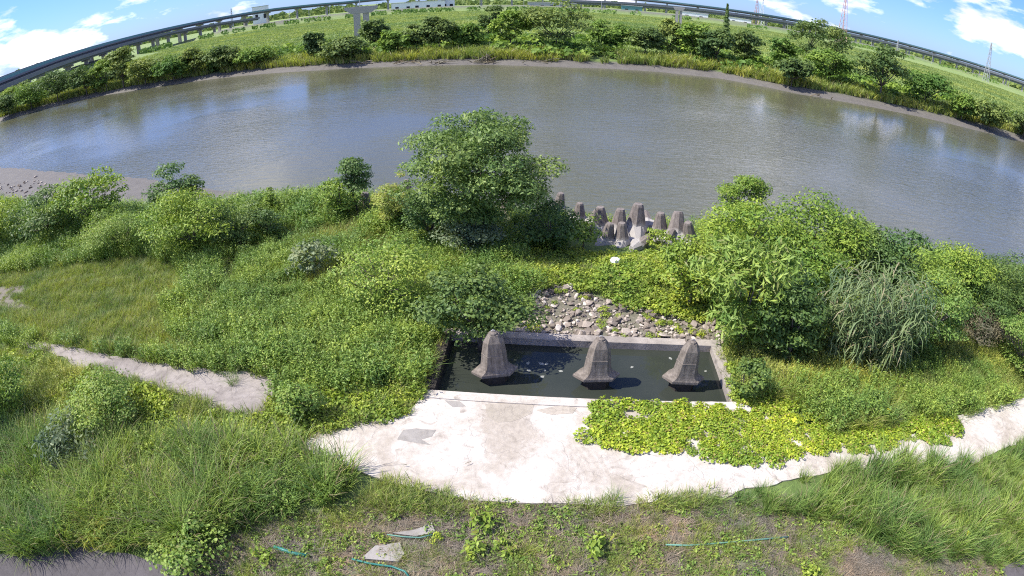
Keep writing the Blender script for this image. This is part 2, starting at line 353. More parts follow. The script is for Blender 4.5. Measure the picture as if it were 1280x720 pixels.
# river
def quad_sheet(name, x0, x1, y0, y1, z, m, kind='structure'):
    o = obj(name, [(x0, y0, z), (x1, y0, z), (x1, y1, z), (x0, y1, z)], [(0, 1, 2, 3)], m); return tag(o, kind=kind)
quad_sheet('river_water', -3000, 3000, 8, 400, WL, M['river'])

# ---------------------------------------------------------------- solids
def prism(P, z0, z1, jitter=0):
    """solid plate with a plan outline; edges roughened by subdivision"""
    pts = []
    n = len(P)
    for k in range(n):
        a = np.array(P[k]); b = np.array(P[(k+1) % n]); d = np.linalg.norm(b-a); m_ = max(1, int(d/.22)) if jitter else 1
        for q in range(m_):
            p = a+(b-a)*q/m_
            if jitter: p = p+(np.array([fbm(p[0], p[1], .7, 61), fbm(p[0], p[1], .7, 77)])-.5)*jitter
            pts.append(p)
    n = len(pts); v = [(p[0], p[1], z1) for p in pts]+[(p[0], p[1], z0) for p in pts]
    f = [tuple(range(n)), tuple(range(2*n-1, n-1, -1))]+[(k, n+k, n+(k+1) % n, (k+1) % n) for k in range(n)]
    if sum(pts[k][0]*pts[(k+1) % n][1]-pts[(k+1) % n][0]*pts[k][1] for k in range(n)) < 0: f = [q[::-1] for q in f]
    return v, f
def box(c, sz, rz=0):
    x, y, z = [q/2 for q in sz]; cs, sn = math.cos(rz), math.sin(rz)
    v = [(c[0]+a*x*cs-b*y*sn, c[1]+a*x*sn+b*y*cs, c[2]+d*z) for d in (-1, 1) for a, b in ((-1, -1), (1, -1), (1, 1), (-1, 1))]
    return v, [(3, 2, 1, 0), (4, 5, 6, 7), (0, 1, 5, 4), (1, 2, 6, 5), (2, 3, 7, 6), (3, 0, 4, 7)]
def join(*ps):
    V_, F_ = [], []
    for v, f in ps:
        n = len(V_); V_ += list(v); F_ += [tuple(q+n for q in k) for k in f]
    return V_, F_
def lathe(prof, n=8, a0=0, cap=True):
    v = []; f = []
    for r, z in prof:
        for k in range(n): v.append((r*math.cos(a0+k*2*math.pi/n), r*math.sin(a0+k*2*math.pi/n), z))
    for j in range(len(prof)-1):
        for k in range(n): f.append((j*n+k, j*n+(k+1) % n, (j+1)*n+(k+1) % n, (j+1)*n+k))
    if cap: f += [tuple(range(n-1, -1, -1)), tuple(range((len(prof)-1)*n, len(prof)*n))]
    return v, f
def tube(pts, rad, n=6):
    v = []; f = []; m_ = len(pts); pts = [Vector(p) for p in pts]
    for j, p in enumerate(pts):
        d = (pts[min(j+1, m_-1)]-pts[max(j-1, 0)]).normalized()
        a = d.orthogonal().normalized() if abs(d.z) > .99 else d.cross(Vector((0, 0, 1))).normalized(); b = d.cross(a)
        r = rad[j] if hasattr(rad, '__len__') else rad
        for k in range(n): q = p+(a*math.cos(k*2*math.pi/n)+b*math.sin(k*2*math.pi/n))*r; v.append(tuple(q))
    for j in range(m_-1):
        for k in range(n): f.append((j*n+k, (j+1)*n+k, (j+1)*n+(k+1) % n, j*n+(k+1) % n))
    f += [tuple(range(n)), tuple(range(m_*n-1, (m_-1)*n-1, -1))]
    return v, f

v, f = prism(SLAB, -.25, .045, .30); sl = obj('concrete_apron', v, f, M['slab']); tag(sl, kind='structure')
v, f = prism(PATH, -.2, .04, .5); tag(obj('concrete_path', v, f, M['path']), kind='structure')
v, f = prism(ROAD, -.2, .06, .15); tag(obj('road', v, f, M['asphalt']), kind='structure')
v, f = prism(ROAD2, -.2, .06, .1); tag(obj('road', v, f, M['asphalt']), kind='structure')
def patch(pts, m, z=.049, par=sl):
    v, f = prism(poly_px(pts, .05), z-.02, z, .12); return obj('mortar_patch', v, f, m, par)
patch([(606,505),(632,503),(666,506),(664,516),(652,522),(640,527),(622,528),(609,520)], M['patch_t'])
patch([(504,537),(520,535),(545,537),(540,545),(528,549),(540,556),(512,552),(497,550)], M['patch'])
patch([(556,500),(575,502),(582,508),(566,509)], M['patch'])
patch([(668,512),(700,506),(722,510),(716,517),(690,518)], M['patch_t'], .053)
# curb line of apron along the pool edge
v, f = box((*pool_pt(PW/2, .0)[:2], -.35), (PW+.5, .30, .86), PA)

# pool
pool = empty('concrete_basin', pool_pt(PW/2, PD/2)); tag(pool, 'sunken rectangular concrete basin of dark water with a pale worn rim', 'water basin')
def poolbox(u0, u1, v0, v1, z0, z1, name, m=M['rim'], nseg=1):
    parts = []
    for k in range(nseg):
        a = u0+(u1-u0)*k/nseg; b = u0+(u1-u0)*(k+1)/nseg
        c = pool_pt((a+b)/2, (v0+v1)/2, (z0+z1)/2); parts.append(box(c, (b-a-(.02 if nseg > 1 else 0), v1-v0, z1-z0), PA))
    v, f = join(*parts); o = obj(name, v, f, m)
    o.parent = pool; o.matrix_parent_inverse = Matrix.Translation(pool.location).inverted(); return o
poolbox(-WT, PW+WT, PD, PD+WT, -1.4, .075, 'rear_wall')
poolbox(-WT, 0, 0, PD-.003, -1.4, .15, 'side_wall', M['wet_shade']); poolbox(PW, PW+WT, 0, PD-.003, -1.4, .07, 'side_wall')  # left wall: shade of its inner face is put into the dark colour
poolbox(-WT+.01, PW+WT-.01, -.33, -.003, -1.4, .078, 'front_wall', M['slab'])
v, f = join(*[box(pool_pt(PW/2, PD/2, -.38), (PW+.02, PD+.02, .004), PA)])
pw = obj('basin_water', [pool_pt(-.02, -.02, -.17), pool_pt(PW+.02, -.02, -.17), pool_pt(PW+.02, PD+.02, -.17), pool_pt(-.02, PD+.02, -.17)], [(0, 1, 2, 3)], M['pool']); tag(pw, kind='structure')
obj('lifting_stub', *box(pool_pt(PW-.75, PD+.17, .16), (.16, .2, .17), PA), M['bell'], pool).matrix_parent_inverse = Matrix.Translation(pool.location).inverted()

# bell-shaped octagonal blocks standing in the pool
def hexloft(prof):
    """faceted six sided loft: broad flat front and rear, pointed sides"""
    v = []; f = []; n = 6
    for rx, ry, z in prof: v += [(rx, 0, z), (rx*.60, ry, z), (-rx*.60, ry, z), (-rx, 0, z), (-rx*.60, -ry, z), (rx*.60, -ry, z)]
    for j in range(len(prof)-1):
        for k in range(n): f.append((j*n+k, j*n+(k+1) % n, (j+1)*n+(k+1) % n, (j+1)*n+k))
    return v, f+[tuple(range(n-1, -1, -1)), tuple(range((len(prof)-1)*n, len(prof)*n))]
bm = mesh('body', *hexloft([(.65, .27, 0), (.67, .285, .03), (.665, .283, .10), (.56, .265, .145), (.455, .25, .215), (.40, .24, .31), (.375, .235, .42), (.348, .225, .68), (.356, .23, .685), (.356, .23, .70), (.343, .222, .705), (.315, .21, .90), (.285, .195, 1.08), (.205, .15, 1.22), (.165, .125, 1.285), (.16, .12, 1.30)]), M['bell'])
col_me = mesh('column', *hexloft([(.40, .25, -1.4), (.40, .25, .002)]), M['wet_shade'])  # wet column; the shade under the flange is painted into its dark tone
cap_me = mesh('cap', *lathe([(.12, 1.295), (.11, 1.345), (.06, 1.37)], 8, R(10)), M['bell'])
hook_me = mesh('lifting_hook', *tube([(-.05, 0, 1.355), (-.05, 0, 1.40), (0, 0, 1.43), (.05, 0, 1.40), (.05, 0, 1.355)], .012, 6), M['metal'])
for k, (px, py, rz, lab) in enumerate([(618, 476, .16, 'bell shaped concrete block nearest the leafy corner and side wall of the basin'), (747, 482, .03, 'bell shaped concrete block standing in the middle of the dark basin water'), (857, 485, -.07, 'bell shaped concrete block in the basin beside the ivy covered corner')]):
    x, y = G(px, py, .06)
    b = empty('concrete_block', (x, y+.36, .10), rz); b.rotation_euler = ((.02, -.015, .01)[k], (-.025, .01, .03)[k], rz); b.scale = ((1.0, 1.0, 1.03), (1.02, 1, .98), (.96, 1, 1.0))[k]; tag(b, lab, 'concrete block', 'bell shaped blocks standing in the basin')
    for nm, me in (('body', bm), ('column', col_me), ('cap', cap_me), ('lifting_hook', hook_me)): link(bpy.data.objects.new(nm, me), b)
# litter on water
FLW = ['nearest the rear wall', 'upper left of the cluster', 'top middle of the cluster', 'top right of the cluster', 'lower left of the cluster', 'lowest of the cluster', 'tiny one in the cluster centre', 'just right of the cluster', 'alone between two blocks', 'near the right block tip', 'right of every block']
for k, (px, py, s_) in enumerate([(664, 427, .14), (660, 454, .09), (677, 455, .11), (683, 455, .08), (661, 463, .09), (678, 471, .09), (681, 463, .06), (701, 464, .08), (790, 459, .07), (838, 448, .08), (882, 464, .06)]):
    x, y = G(px, py, -.17); a = k*1.3
    n = 9; v = [(0, 0, .006)]+[(s_*(.8+.25*math.sin(3*q+k))*math.cos(q*2*math.pi/n), s_*.6*math.sin(q*2*math.pi/n), .004*math.cos(q*2.)) for q in range(n)]
    v += [(p[0], p[1], p[2]-.004) for p in v]
    f = [(0, 1+q, 1+(q+1) % n) for q in range(n)]+[(n+1, n+2+(q+1) % n, n+2+q) for q in range(n)]+[(1+q, n+2+q, n+2+(q+1) % n, 1+(q+1) % n) for q in range(n)]
    o = obj('floating_leaf', v, f, M['litter'], loc=(x, y, -.164)); o.rotation_euler = (0, 0, a)
    tag(o, 'small pale dead leaf floating on the dark basin water, %s' % FLW[k], 'leaf', 'pale leaves floating on the basin water')

# ---------------------------------------------------------------- armour blocks at the water edge
def frustum(axis_, r0, r1, l0, l1, n=8):
    v, f = lathe([(r0, l0), (r1*1.02, l0+(l1-l0)*.9), (r1*.8, l1)], n, R(22.5))
    q = Vector(axis_).normalized().to_track_quat('Z', 'Y'); return [tuple(q @ Vector(p)) for p in v], f
core = mesh('core', *lathe([(.2, -.42), (.46, -.22), (.56, 0.0), (.47, .2), (.3, .3)], 8, R(22.5)), M['armour'])
leg_axes = [(0, 0, 1)]+[(math.cos(R(a))*.94, math.sin(R(a))*.94, -.34) for a in (90, 210, 330)]
legs = [mesh('leg', *frustum(a, .44, .235, .20, 1.15 if k == 0 else 1.0), M['armour']) for k, a in enumerate(leg_axes)]
AB = [(698, 268, 0, .72, .1, 'dark stub of a concrete armour block half hidden beside the big tree'),
 (723, 283, .4, .74, 0, 'small pale topped concrete armour block at the tree end of the row'),
 (738, 286, 1.3, .55, .5, 'small pale tilted armour block between the tree end and the squat dark one'),
 (750, 293, .9, .88, -.08, 'squat dark concrete armour block between two paler ones near the vines'),
 (757, 310, .2, .75, .1, 'low dark armour block closest to the vines beside the tree shrub'),
 (772, 297, 1.5, .90, .05, 'white footed concrete armour block with tapered dark top left of the tallest'),
 (776, 311, .7, .78, -.06, 'short white footed armour block in front of the taller white footed one'),
 (793, 295, 1.0, 1.05, .03, 'tallest grey concrete armour block rising above the row at the water'),
 (797, 316, .6, .66, .7, 'white armour block toppled on its side in front of the tallest'),
 (808, 290, 2.2, .70, .9, 'grey armour block lying behind and right of the tallest'),
 (823, 300, .3, .86, -.05, 'grey tapered armour block between the tallest and the leaning one'),
 (831, 312, 1.2, .62, .6, 'small tumbled armour block before the grey tapered one'),
 (843, 306, 1.9, 1.02, .24, 'big leaning concrete armour block with white foot beside the bushes'),
 (860, 309, .8, .80, -.2, 'grey armour block half swallowed by the bushes at the row end'),
 (456, 272, .6, .85, .15, 'dark concrete armour block under the small forked bush by the river'),
 (510, 250, .2, .7, 0, 'small dark block top peeping out behind the yellowish bush'),
 (634, 282, 1.1, .9, 0, 'concrete armour block glimpsed through the crown of the big tree')]
for k, (px, py, rz, s_, tilt, lab) in enumerate(AB):
    x, y = G(px, py, -.3)
    o = empty('armour_block', (x, y, -.06+.12*s_), rz); o.rotation_euler = (tilt*.6, tilt, rz); o.scale = (s_, s_, s_)
    tag(o, lab, 'armour block', 'concrete armour blocks along the water edge')
    link(bpy.data.objects.new('core', core), o)
    for me in legs: link(bpy.data.objects.new('leg', me), o)

# ---------------------------------------------------------------- stones behind the pool
import bmesh
def stone_mesh(seed, name='stone'):
    r = random.Random(seed); b = bmesh.new()
    sx, sy, sz = r.uniform(.8, 1.25), r.uniform(.7, 1.0), r.uniform(.5, .75)
    for _ in range(15):
        z = r.uniform(-1, 1); a = r.uniform(0, 6.283); q = math.sqrt(1-z*z); m_ = r.uniform(.85, 1.05)
        b.verts.new((q*math.cos(a)*sx*m_, q*math.sin(a)*sy*m_, z*sz*m_))
    res = bmesh.ops.convex_hull(b, input=b.verts); bmesh.ops.delete(b, geom=[g for g in res['geom_interior'] if isinstance(g, bmesh.types.BMVert)], context='VERTS')
    me = bpy.data.meshes.new(name); b.to_mesh(me); b.free(); me.materials.append(M['stone']); return me
stones = [stone_mesh(k) for k in range(10)]
rip = empty('stone_revetment', (3.6, 15.6, .0)); tag(rip, 'loose bank of pale and brown round stones piled behind the basin wall', 'stone bank')
def rsample(P, n, seed=0):
    r = np.random.RandomState(seed); lo, hi = P.min(0), P.max(0); o = np.zeros((0, 2))
    while len(o) < n:
        q = lo+(hi-lo)*r.rand(n*3, 2); q = q[inside(P, q[:, 0], q[:, 1])]; o = np.concatenate([o, q])
    return o[:n]
pts = rsample(RIP, 285, 5); uu, vv = pool_uv(pts[:, 0], pts[:, 1])
for k, (p, a, b) in enumerate(zip(pts, uu, vv)):
    if b < PD+WT+.12: p = p+pv*(PD+WT+.12-b)
    s_ = rnd.choice([.07, .09, .11, .13, .19]) * rnd.uniform(.85, 1.15)
    o = bpy.data.objects.new('stone', stones[k % 10]); link(o, rip)
    o.location = Vector((p[0], p[1], float(TZ(p[0], p[1]))+s_*.3))-rip.location
    o.rotation_euler = (rnd.uniform(-.4, .4), rnd.uniform(-.4, .4), rnd.uniform(0, 6.3)); o.scale = (s_, s_, s_)
def baked(name, metas, pts, smin, smax, parent=None, zoff=.3, mat_=None):
    V_, F_ = [], []; n = 0
    for k, p in enumerate(pts):
        me = metas[k % len(metas)]; s_ = rnd.uniform(smin, smax)
        co = np.empty(len(me.vertices)*3); me.vertices.foreach_get('co', co); co = co.reshape(-1, 3)*s_
        a = rnd.uniform(0, 6.3); c, s2 = math.cos(a), math.sin(a)
        co = np.stack([co[:, 0]*c-co[:, 1]*s2+p[0], co[:, 0]*s2+co[:, 1]*c+p[1], co[:, 2]+float(TZ(p[0], p[1]))+s_*zoff], 1)
        V_.append(co); F_.append(np.array([list(q.vertices) for q in me.polygons])+n); n += len(co)
    o = obj(name, np.concatenate(V_), np.concatenate(F_), mat_ or M['stone'])
    if parent: o.parent = parent; o.matrix_parent_inverse = Matrix.Translation(parent.location).inverted()
    return tag(o, kind='stuff')
tag(baked('gravel', stones, rsample(RIP, 900, 9), .03, .075, rip), kind='stuff')
mudstones = np.array([G(x, y, -.9) for x, y in [(rnd.uniform(-5, 60), rnd.gauss(232, 6)) for _ in range(60)]])
tag(baked('shore_pebbles', stones, mudstones, .10, .24), 'scattered pebbles lying on the grey mud flat by the river', None, None, 'stuff')

# ---------------------------------------------------------------- vegetation prototypes (numpy)
def blades(n, h, wd, spread, bend, seed, seg=4, lean=.0):
    r = np.random.RandomState(seed)
    a = r.rand(n)*2*np.pi; rad = spread*np.sqrt(r.rand(n)); bx, by = rad*np.cos(a), rad*np.sin(a)
    d = a+r.randn(n)*.9; hh = h*(.55+.6*r.rand(n)); bd = bend*(.4+1.0*r.rand(n))*hh
    t = np.linspace(0, 1, seg+1)[None, :]
    ox = bx[:, None]+np.cos(d)[:, None]*bd[:, None]*t**2+lean*t*hh[:, None]; oy = by[:, None]+np.sin(d)[:, None]*bd[:, None]*t**2
    oz = hh[:, None]*(t-.35*(bend)*t**3)
    w = wd*(1-t**1.6)*(.7+.6*r.rand(n))[:, None]+wd*.06
    tw = d+np.pi/2+r.randn(n)*.5; wx, wy = np.cos(tw)[:, None]*w/2, np.sin(tw)[:, None]*w/2
    A = np.stack([ox-wx, oy-wy, oz], -1); B = np.stack([ox+wx, oy+wy, oz], -1)
    V = np.stack([A, B], 2).reshape(-1, 3); k = (np.arange(n)*(seg+1)*2)[:, None]+np.arange(seg)[None, :]*2; k = k.ravel()
    return V, np.stack([k, k+1, k+3, k+2], 1)
def leaves(P, Nn, size, ratio, r, fold=.25, droop=0.0):
    """folded pointed leaves: centre P, facing Nn"""
    n = len(P); Nn = Nn/(np.linalg.norm(Nn, axis=1, keepdims=True)+1e-9)
    q = r.randn(n, 3); T = np.cross(Nn, q); T /= np.linalg.norm(T, axis=1, keepdims=True)+1e-9
    T[:, 2] -= droop; T /= np.linalg.norm(T, axis=1, keepdims=True)+1e-9
    B = np.cross(Nn, T); B /= np.linalg.norm(B, axis=1, keepdims=True)+1e-9
    s = (size*(.6+.8*r.rand(n)))[:, None]; wv = s*ratio*.5
    a = P-T*s*.5; b = P+T*s*.5; l = P-B*wv-T*s*.08+Nn*wv*fold; rr_ = P+B*wv-T*s*.08+Nn*wv*fold
    V = np.stack([a, rr_, b, l], 1).reshape(-1, 3); k = np.arange(n)*4
    return V, np.concatenate([np.stack([k, k+1, k+2], 1), np.stack([k, k+2, k+3], 1)])
def cat_(*ps):
    V_, F_, n = [], [], 0
    for v, f in ps:
        if f.shape[1] == 4: f = np.concatenate([f[:, :3], f[:, [0, 2, 3]]])
        V_.append(v); F_.append(f+n); n += len(v)
    return np.concatenate(V_), np.concatenate(F_)
def herb(n, rad, h, size, ratio, seed, up=.8):
    r = np.random.RandomState(seed); a = r.rand(n)*6.283; q = rad*np.sqrt(r.rand(n)); z = h*(.15+.85*r.rand(n)**.7)*(1-.35*(q/rad)**2)
    P = np.stack([q*np.cos(a), q*np.sin(a), z], 1); Nn = np.stack([np.cos(a)*.5, np.sin(a)*.5, np.full(n, up)], 1)+r.randn(n, 3)*.45
    return leaves(P, Nn, size, ratio, r)
def stems(n, rad, h, size, ratio, seed, per=9):
    """upright leafy stems, leaves up each stem"""
    r = np.random.RandomState(seed); a = r.rand(n)*6.283; q = rad*np.sqrt(r.rand(n)); hh = h*(.6+.5*r.rand(n)); la = r.rand(n)*6.283; ln = .25*r.rand(n)
    t = np.linspace(.2, 1, per)[None, :]
    x = (q*np.cos(a))[:, None]+np.cos(la)[:, None]*ln[:, None]*hh[:, None]*t; y = (q*np.sin(a))[:, None]+np.sin(la)[:, None]*ln[:, None]*hh[:, None]*t; z = hh[:, None]*t
    ph = r.rand(n, per)*6.283; off = size*.45
    P = np.stack([x+np.cos(ph)*off, y+np.sin(ph)*off, z], -1).reshape(-1, 3)
    Nn = np.stack([np.cos(ph)*.5, np.sin(ph)*.5, np.full(ph.shape, .9)], -1).reshape(-1, 3)+r.randn(n*per, 3)*.3
    return leaves(P, Nn, size, ratio, r)
PROTO = {}
def proto(key, m, gens):
    c = bpy.data.collections.new('plants_'+key); k0 = []
    for k, (v, f) in enumerate(gens):
        o = bpy.data.objects.new('%s_plant_%02d' % (key, k), mesh(key, v, f, m)); c.objects.link(o)
    PROTO[key] = (c, len(gens))
proto('tall', M['grass'], [cat_(blades(80, .85, .021, .26, .55, k, 5), blades(14, .35, .014, .3, 1.6, 600+k, 3)) for k in range(5)])
proto('tally', M['grass_y'], [blades(60, .7, .014, .22, .7, 10+k, 4) for k in range(4)])
proto('short', M['grass_short'], [blades(60, .24, .012, .22, .6, 20+k, 3) for k in range(4)])
proto('meadow', M['herb'], [cat_(stems(26, .28, .60, .072, .42, 30+k, 10), blades(26, .68, .015, .28, .6, 60+k, 3)) for k in range(6)])
proto('meadowy', M['grass_y'], [cat_(stems(16, .26, .5, .06, .42, 130+k, 9), blades(30, .6, .014, .27, .6, 160+k, 3)) for k in range(4)])
proto('vine', M['vine'], [herb(105, .30, .20, .088, .85, 40+k, 1.0) for k in range(5)])
proto('vineg', M['vine_g'], [herb(110, .30, .32, .085, .8, 50+k, .9) for k in range(5)])
proto('tiny', M['herb'], [herb(26, .12, .10, .05, .6, 70+k, .9) for k in range(4)])
proto('straw', M['straw'], [blades(34, .10, .009, .18, 2.6, 80+k, 3) for k in range(4)])
proto('seed', M['straw'], [blades(9, .75, .010, .2, .5, 90+k, 4) for k in range(3)])
proto('broad', M['bush_g'], [herb(34, .34, .45, .20, .7, 95+k, .9) for k in range(3)])
proto('farreed', M['far_reed'], [blades(26, 1.7, .16, .8, .5, 100+k, 3) for k in range(4)])
proto('fargrass', M['far_grass'], [blades(22, .6, .22, 1.6, .8, 110+k, 2) for k in range(4)])
proto('farbush', M['far_b'], [herb(60, 1.1, 1.3, .55, .7, 120+k, .8) for k in range(4)])
def scatter(name, key, pts, smin, smax, label=None, zoff=0.0, tilt=.12, seed=0, scale_fn=None, parent=None):
    c, nk = PROTO[key]; r = np.random.RandomState(seed+5); n = len(pts)
    z = TZ(pts[:, 0], pts[:, 1])+zoff if pts.shape[1] == 2 else pts[:, 2]+zoff
    me = bpy.data.meshes.new(name); me.vertices.add(n)
    me.vertices.foreach_set('co', np.stack([pts[:, 0], pts[:, 1], z], 1).astype(np.float32).ravel())
    s_ = smin+(smax-smin)*r.rand(n)
    if scale_fn is not None: s_ = s_*scale_fn(pts[:, 0], pts[:, 1])
    a = me.attributes.new('s', 'FLOAT', 'POINT'); a.data.foreach_set('value', s_.astype(np.float32))
    a = me.attributes.new('rot', 'FLOAT_VECTOR', 'POINT'); a.data.foreach_set('vector', np.stack([r.randn(n)*tilt, r.randn(n)*tilt, r.rand(n)*6.283], 1).astype(np.float32).ravel())
    a = me.attributes.new('idx', 'INT', 'POINT'); a.data.foreach_set('value', r.randint(0, nk, n).astype(np.int32))
    o = bpy.data.objects.new(name, me); link(o, parent)
    t = bpy.data.node_groups.new('scatter', 'GeometryNodeTree')
    t.interface.new_socket('Geometry', in_out='INPUT', socket_type='NodeSocketGeometry'); t.interface.new_socket('Geometry', in_out='OUTPUT', socket_type='NodeSocketGeometry')
    gi = N(t, 'NodeGroupInput'); go = N(t, 'NodeGroupOutput'); ip = N(t, 'GeometryNodeInstanceOnPoints'); ci = N(t, 'GeometryNodeCollectionInfo')
    ci.inputs['Collection'].default_value = c; ci.inputs['Separate Children'].default_value = True; ci.inputs['Reset Children'].default_value = True
    def na(nm, ty): q = N(t, 'GeometryNodeInputNamedAttribute', data_type=ty); q.inputs[0].default_value = nm; return q.outputs[0]
    ip.inputs['Pick Instance'].default_value = True
    t.links.new(gi.outputs[0], ip.inputs['Points']); t.links.new(ci.outputs[0], ip.inputs['Instance'])
    t.links.new(na('idx', 'INT'), ip.inputs['Instance Index']); t.links.new(na('rot', 'FLOAT_VECTOR'), ip.inputs['Rotation']); t.links.new(na('s', 'FLOAT'), ip.inputs['Scale'])
    t.links.new(ip.outputs[0], go.inputs[0])
    o.modifiers.new('scatter', 'NODES').node_group = t
    tag(o, label, None, None, 'stuff'); return o
def area(P): return .5*abs(sum(P[k][0]*P[(k+1) % len(P)][1]-P[(k+1) % len(P)][0]*P[k][1] for k in range(len(P))))
def fill(P, dens, seed, avoid=(), keep=None):
    n = int(area(P)*dens); q = rsample(P, n, seed)
    m_ = np.ones(len(q), bool)
    for A in avoid: m_ &= ~inside(A, q[:, 0], q[:, 1])
    u_, v_ = pool_uv(q[:, 0], q[:, 1]); m_ &= ~((u_ > -WT) & (u_ < PW+WT*.6) & (v_ > -.15) & (v_ < PD+WT))
    s_ = np.interp(q[:, 0], NX, NY)-q[:, 1]; m_ &= s_ > mudw(q[:, 0])+.3
    if keep is not None: m_ &= keep(q[:, 0], q[:, 1])
    return q[m_]

bankN = [(x, float(np.interp(x, NX, NY))+.5) for x in (-60, -45, -30, -20, -12, -6, 0, 4, 8, 12, 16, 20, 26, 32, 45)]
SHORT = poly_px([(-40,335),(0,345),(120,330),(190,322),(225,334),(228,352),(205,385),(215,415),(250,445),(230,452),(120,434),(0,418),(-60,412)])
VINEL = poly_px([(-60,440),(40,445),(120,472),(190,492),(262,520),(330,524),(356,480),(470,478),(530,492),(505,520),(440,530),(395,555),(380,590),(250,560),(120,540),(-60,540)])
TALL = poly_px([(-80,530),(60,535),(200,560),(330,560),(395,575),(440,590),(452,618),(380,632),(325,650),(270,672),(200,686),(120,684),(60,690),(-80,690)])
VINER = np.array([tuple(pool_pt(4.35, -.06)[:2]), tuple(pool_pt(PW+.4, .2)[:2])]+[G(*p) for p in [(1000,470),(1100,470),(1180,500),(1198,535),(1190,556),(1130,553),(1080,566),(1000,570),(960,583),(900,578),(850,567),(790,562),(728,552),(737,525)]])
MEADR = np.array([G(*p) for p in [(905,500),(900,440),(1000,420),(1280,400),(1400,380),(1420,470),(1280,490),(1215,512),(1190,505),(1100,480),(1000,478)]])
TALLR = poly_px([(870,650),(880,605),(960,592),(1045,580),(1120,572),(1180,565),(1230,555),(1290,530),(1400,515),(1400,740),(1250,705),(1150,700),(1090,670),(1000,640)])
VINEC = poly_px([(640,345),(660,312),(760,305),(880,305),(960,330),(960,420),(910,412),(850,392),(800,386),(720,368),(680,366)], .2)
BIG = np.concatenate([np.array(bankN), np.array([(45, 9.5), (26, 10.6), (18, 10.0), (14.5, 9.6), (9, 9.6), (7, 11.5), (6.8, 15.0), (-1, 15.5), (-2.3, 14.8), (-2.6, 11.9), (-7.2, 11.2), (-14, 12.0), (-24, 13), (-60, 24)])])
AV = [SLAB, PATH, ROAD, ROAD2, poly_px([(704,308),(745,322),(800,326),(872,322),(880,268),(700,262)], .1)]+BARE
q = fill(BIG, 10.5, 1, AV+[SHORT, RIP, VINEC, MEADR], lambda x, y: fbm(x, y, 3, 90) > .2)
k_ = fbm(q[:, 0], q[:, 1], 4, 12)+(RS.rand(len(q))-.5)*.25
scatter('meadow_plants', 'meadow', q[k_ < .66], .8, 1.35, 'dense leafy green meadow plants covering the near river bank', scale_fn=lambda x, y: .75+.55*fbm(x, y, 3, 14)+.45*sm(5.5, 1.5, np.interp(x, NX, NY)-mudw(x)-y-2)*sm(0, 2, -x), seed=1)
scatter('meadow_grass', 'tally', q[k_ >= .66], .7, 1.2, 'patches of tall yellowish grass among the bank meadow', seed=2)
scatter('dry_seed_heads', 'seed', q[::14], .7, 1.2, 'thin dry seed stalks standing in the meadow', seed=3)
q = fill(BIG, 12, 77, AV+[RIP]); scatter('undergrowth_grass', 'short', q, .8, 1.6, 'short grass beneath the meadow plants of the near bank', seed=77)
q = fill(np.concatenate([MEADR, VINEL[:0]]), 12, 78, [SLAB]); scatter('undergrowth_grass', 'short', q, .8, 1.5, 'short grass beneath the weeds near the canes', seed=78)
FILL = poly_px([(-60,425),(100,455),(270,490),(350,470),(470,470),(545,480),(535,530),(440,545),(400,600),(300,600),(-60,560)])
q = fill(FILL, 26, 79, [SLAB, PATH]); scatter('undergrowth_grass', 'short', q, .8, 1.5, 'short grass between the creeper plants below the path', seed=79)
CORNER = poly_px([(470,490),(552,470),(545,492),(528,500),(505,528),(440,540),(400,558),(395,540)])
q = fill(CORNER, 26, 80, [SLAB]); scatter('corner_creeper', 'vineg', q, .5, .95, 'green creeper closing in on the upper left edge of the apron', seed=80)
q = fill(SHORT, 26, 4, AV); scatter('short_grass', 'short', q, .6, 1.3, 'short smooth light green grass above the concrete path', seed=4, scale_fn=lambda x, y: .6+.9*fbm(x, y, 2.5, 15))
q2 = np.concatenate([fill(b, 9, 50+k) for k, b in enumerate(BARE)]); scatter('sparse_grass', 'short', q2, .4, .8, 'thin grass growing on the bare soil patch', seed=5)
q = fill(VINEL, 13, 6, AV+[TALL], None); kk = fbm(q[:, 0], q[:, 1], 2.2, 33)+(RS.rand(len(q))-.5)*.2
scatter('ground_vine', 'vineg', q[kk < .58], .6, 1.15, 'small leaved green creeper between the path and the apron', seed=6, scale_fn=lambda x, y: .6+.9*fbm(x, y, 1.5, 16))
scatter('creeper_grass', 'meadowy', q[kk >= .58], .6, 1.1, 'soft yellowish weeds growing through the creeper below the path', seed=7)
q = fill(TALL, 6.5, 81, AV); scatter('weeds_in_tall_grass', 'meadow', q, .7, 1.15, 'leafy weeds mixed into the tall grass by the grey road', seed=81)
q = fill(TALL, 12, 8, AV); kk = fbm(q[:, 0], q[:, 1], 2.0, 35)+(RS.rand(len(q))-.5)*.2
scatter('tall_grass', 'tall', q[kk < .62], .75, 1.3, 'long arching tall grass beside the grey road', seed=8, scale_fn=lambda x, y: .7+.6*fbm(x, y, 1.6, 18))
scatter('tall_dry_grass', 'tally', q[kk >= .62], .8, 1.4, 'paler yellow tall grass clumps beside the grey road', seed=9)
scatter('grass_seed_heads', 'seed', q[::4], .9, 1.5, 'thin dry seed stalks above the tall grass by the road', seed=19)
q = fill(VINER, 30, 10, [])
scatter('yellow_vine', 'vine', q, .45, .85, 'yellow green heart leaved vine spreading over the pale apron', seed=10, zoff=.04, scale_fn=lambda x, y: .7+.7*fbm(x, y, 1.2, 23))
q = fill(MEADR, 11, 11, [SLAB]); kk = fbm(q[:, 0], q[:, 1], 2.4, 37)+(RS.rand(len(q))-.5)*.3
scatter('soft_meadow', 'meadowy', q[kk > .42], .7, 1.15, 'soft yellow green weeds between the vine and the cane clump', seed=11)
scatter('green_weeds', 'meadow', q[kk <= .42], .6, .95, 'darker leafy weeds between the vine and the cane clump', seed=12)
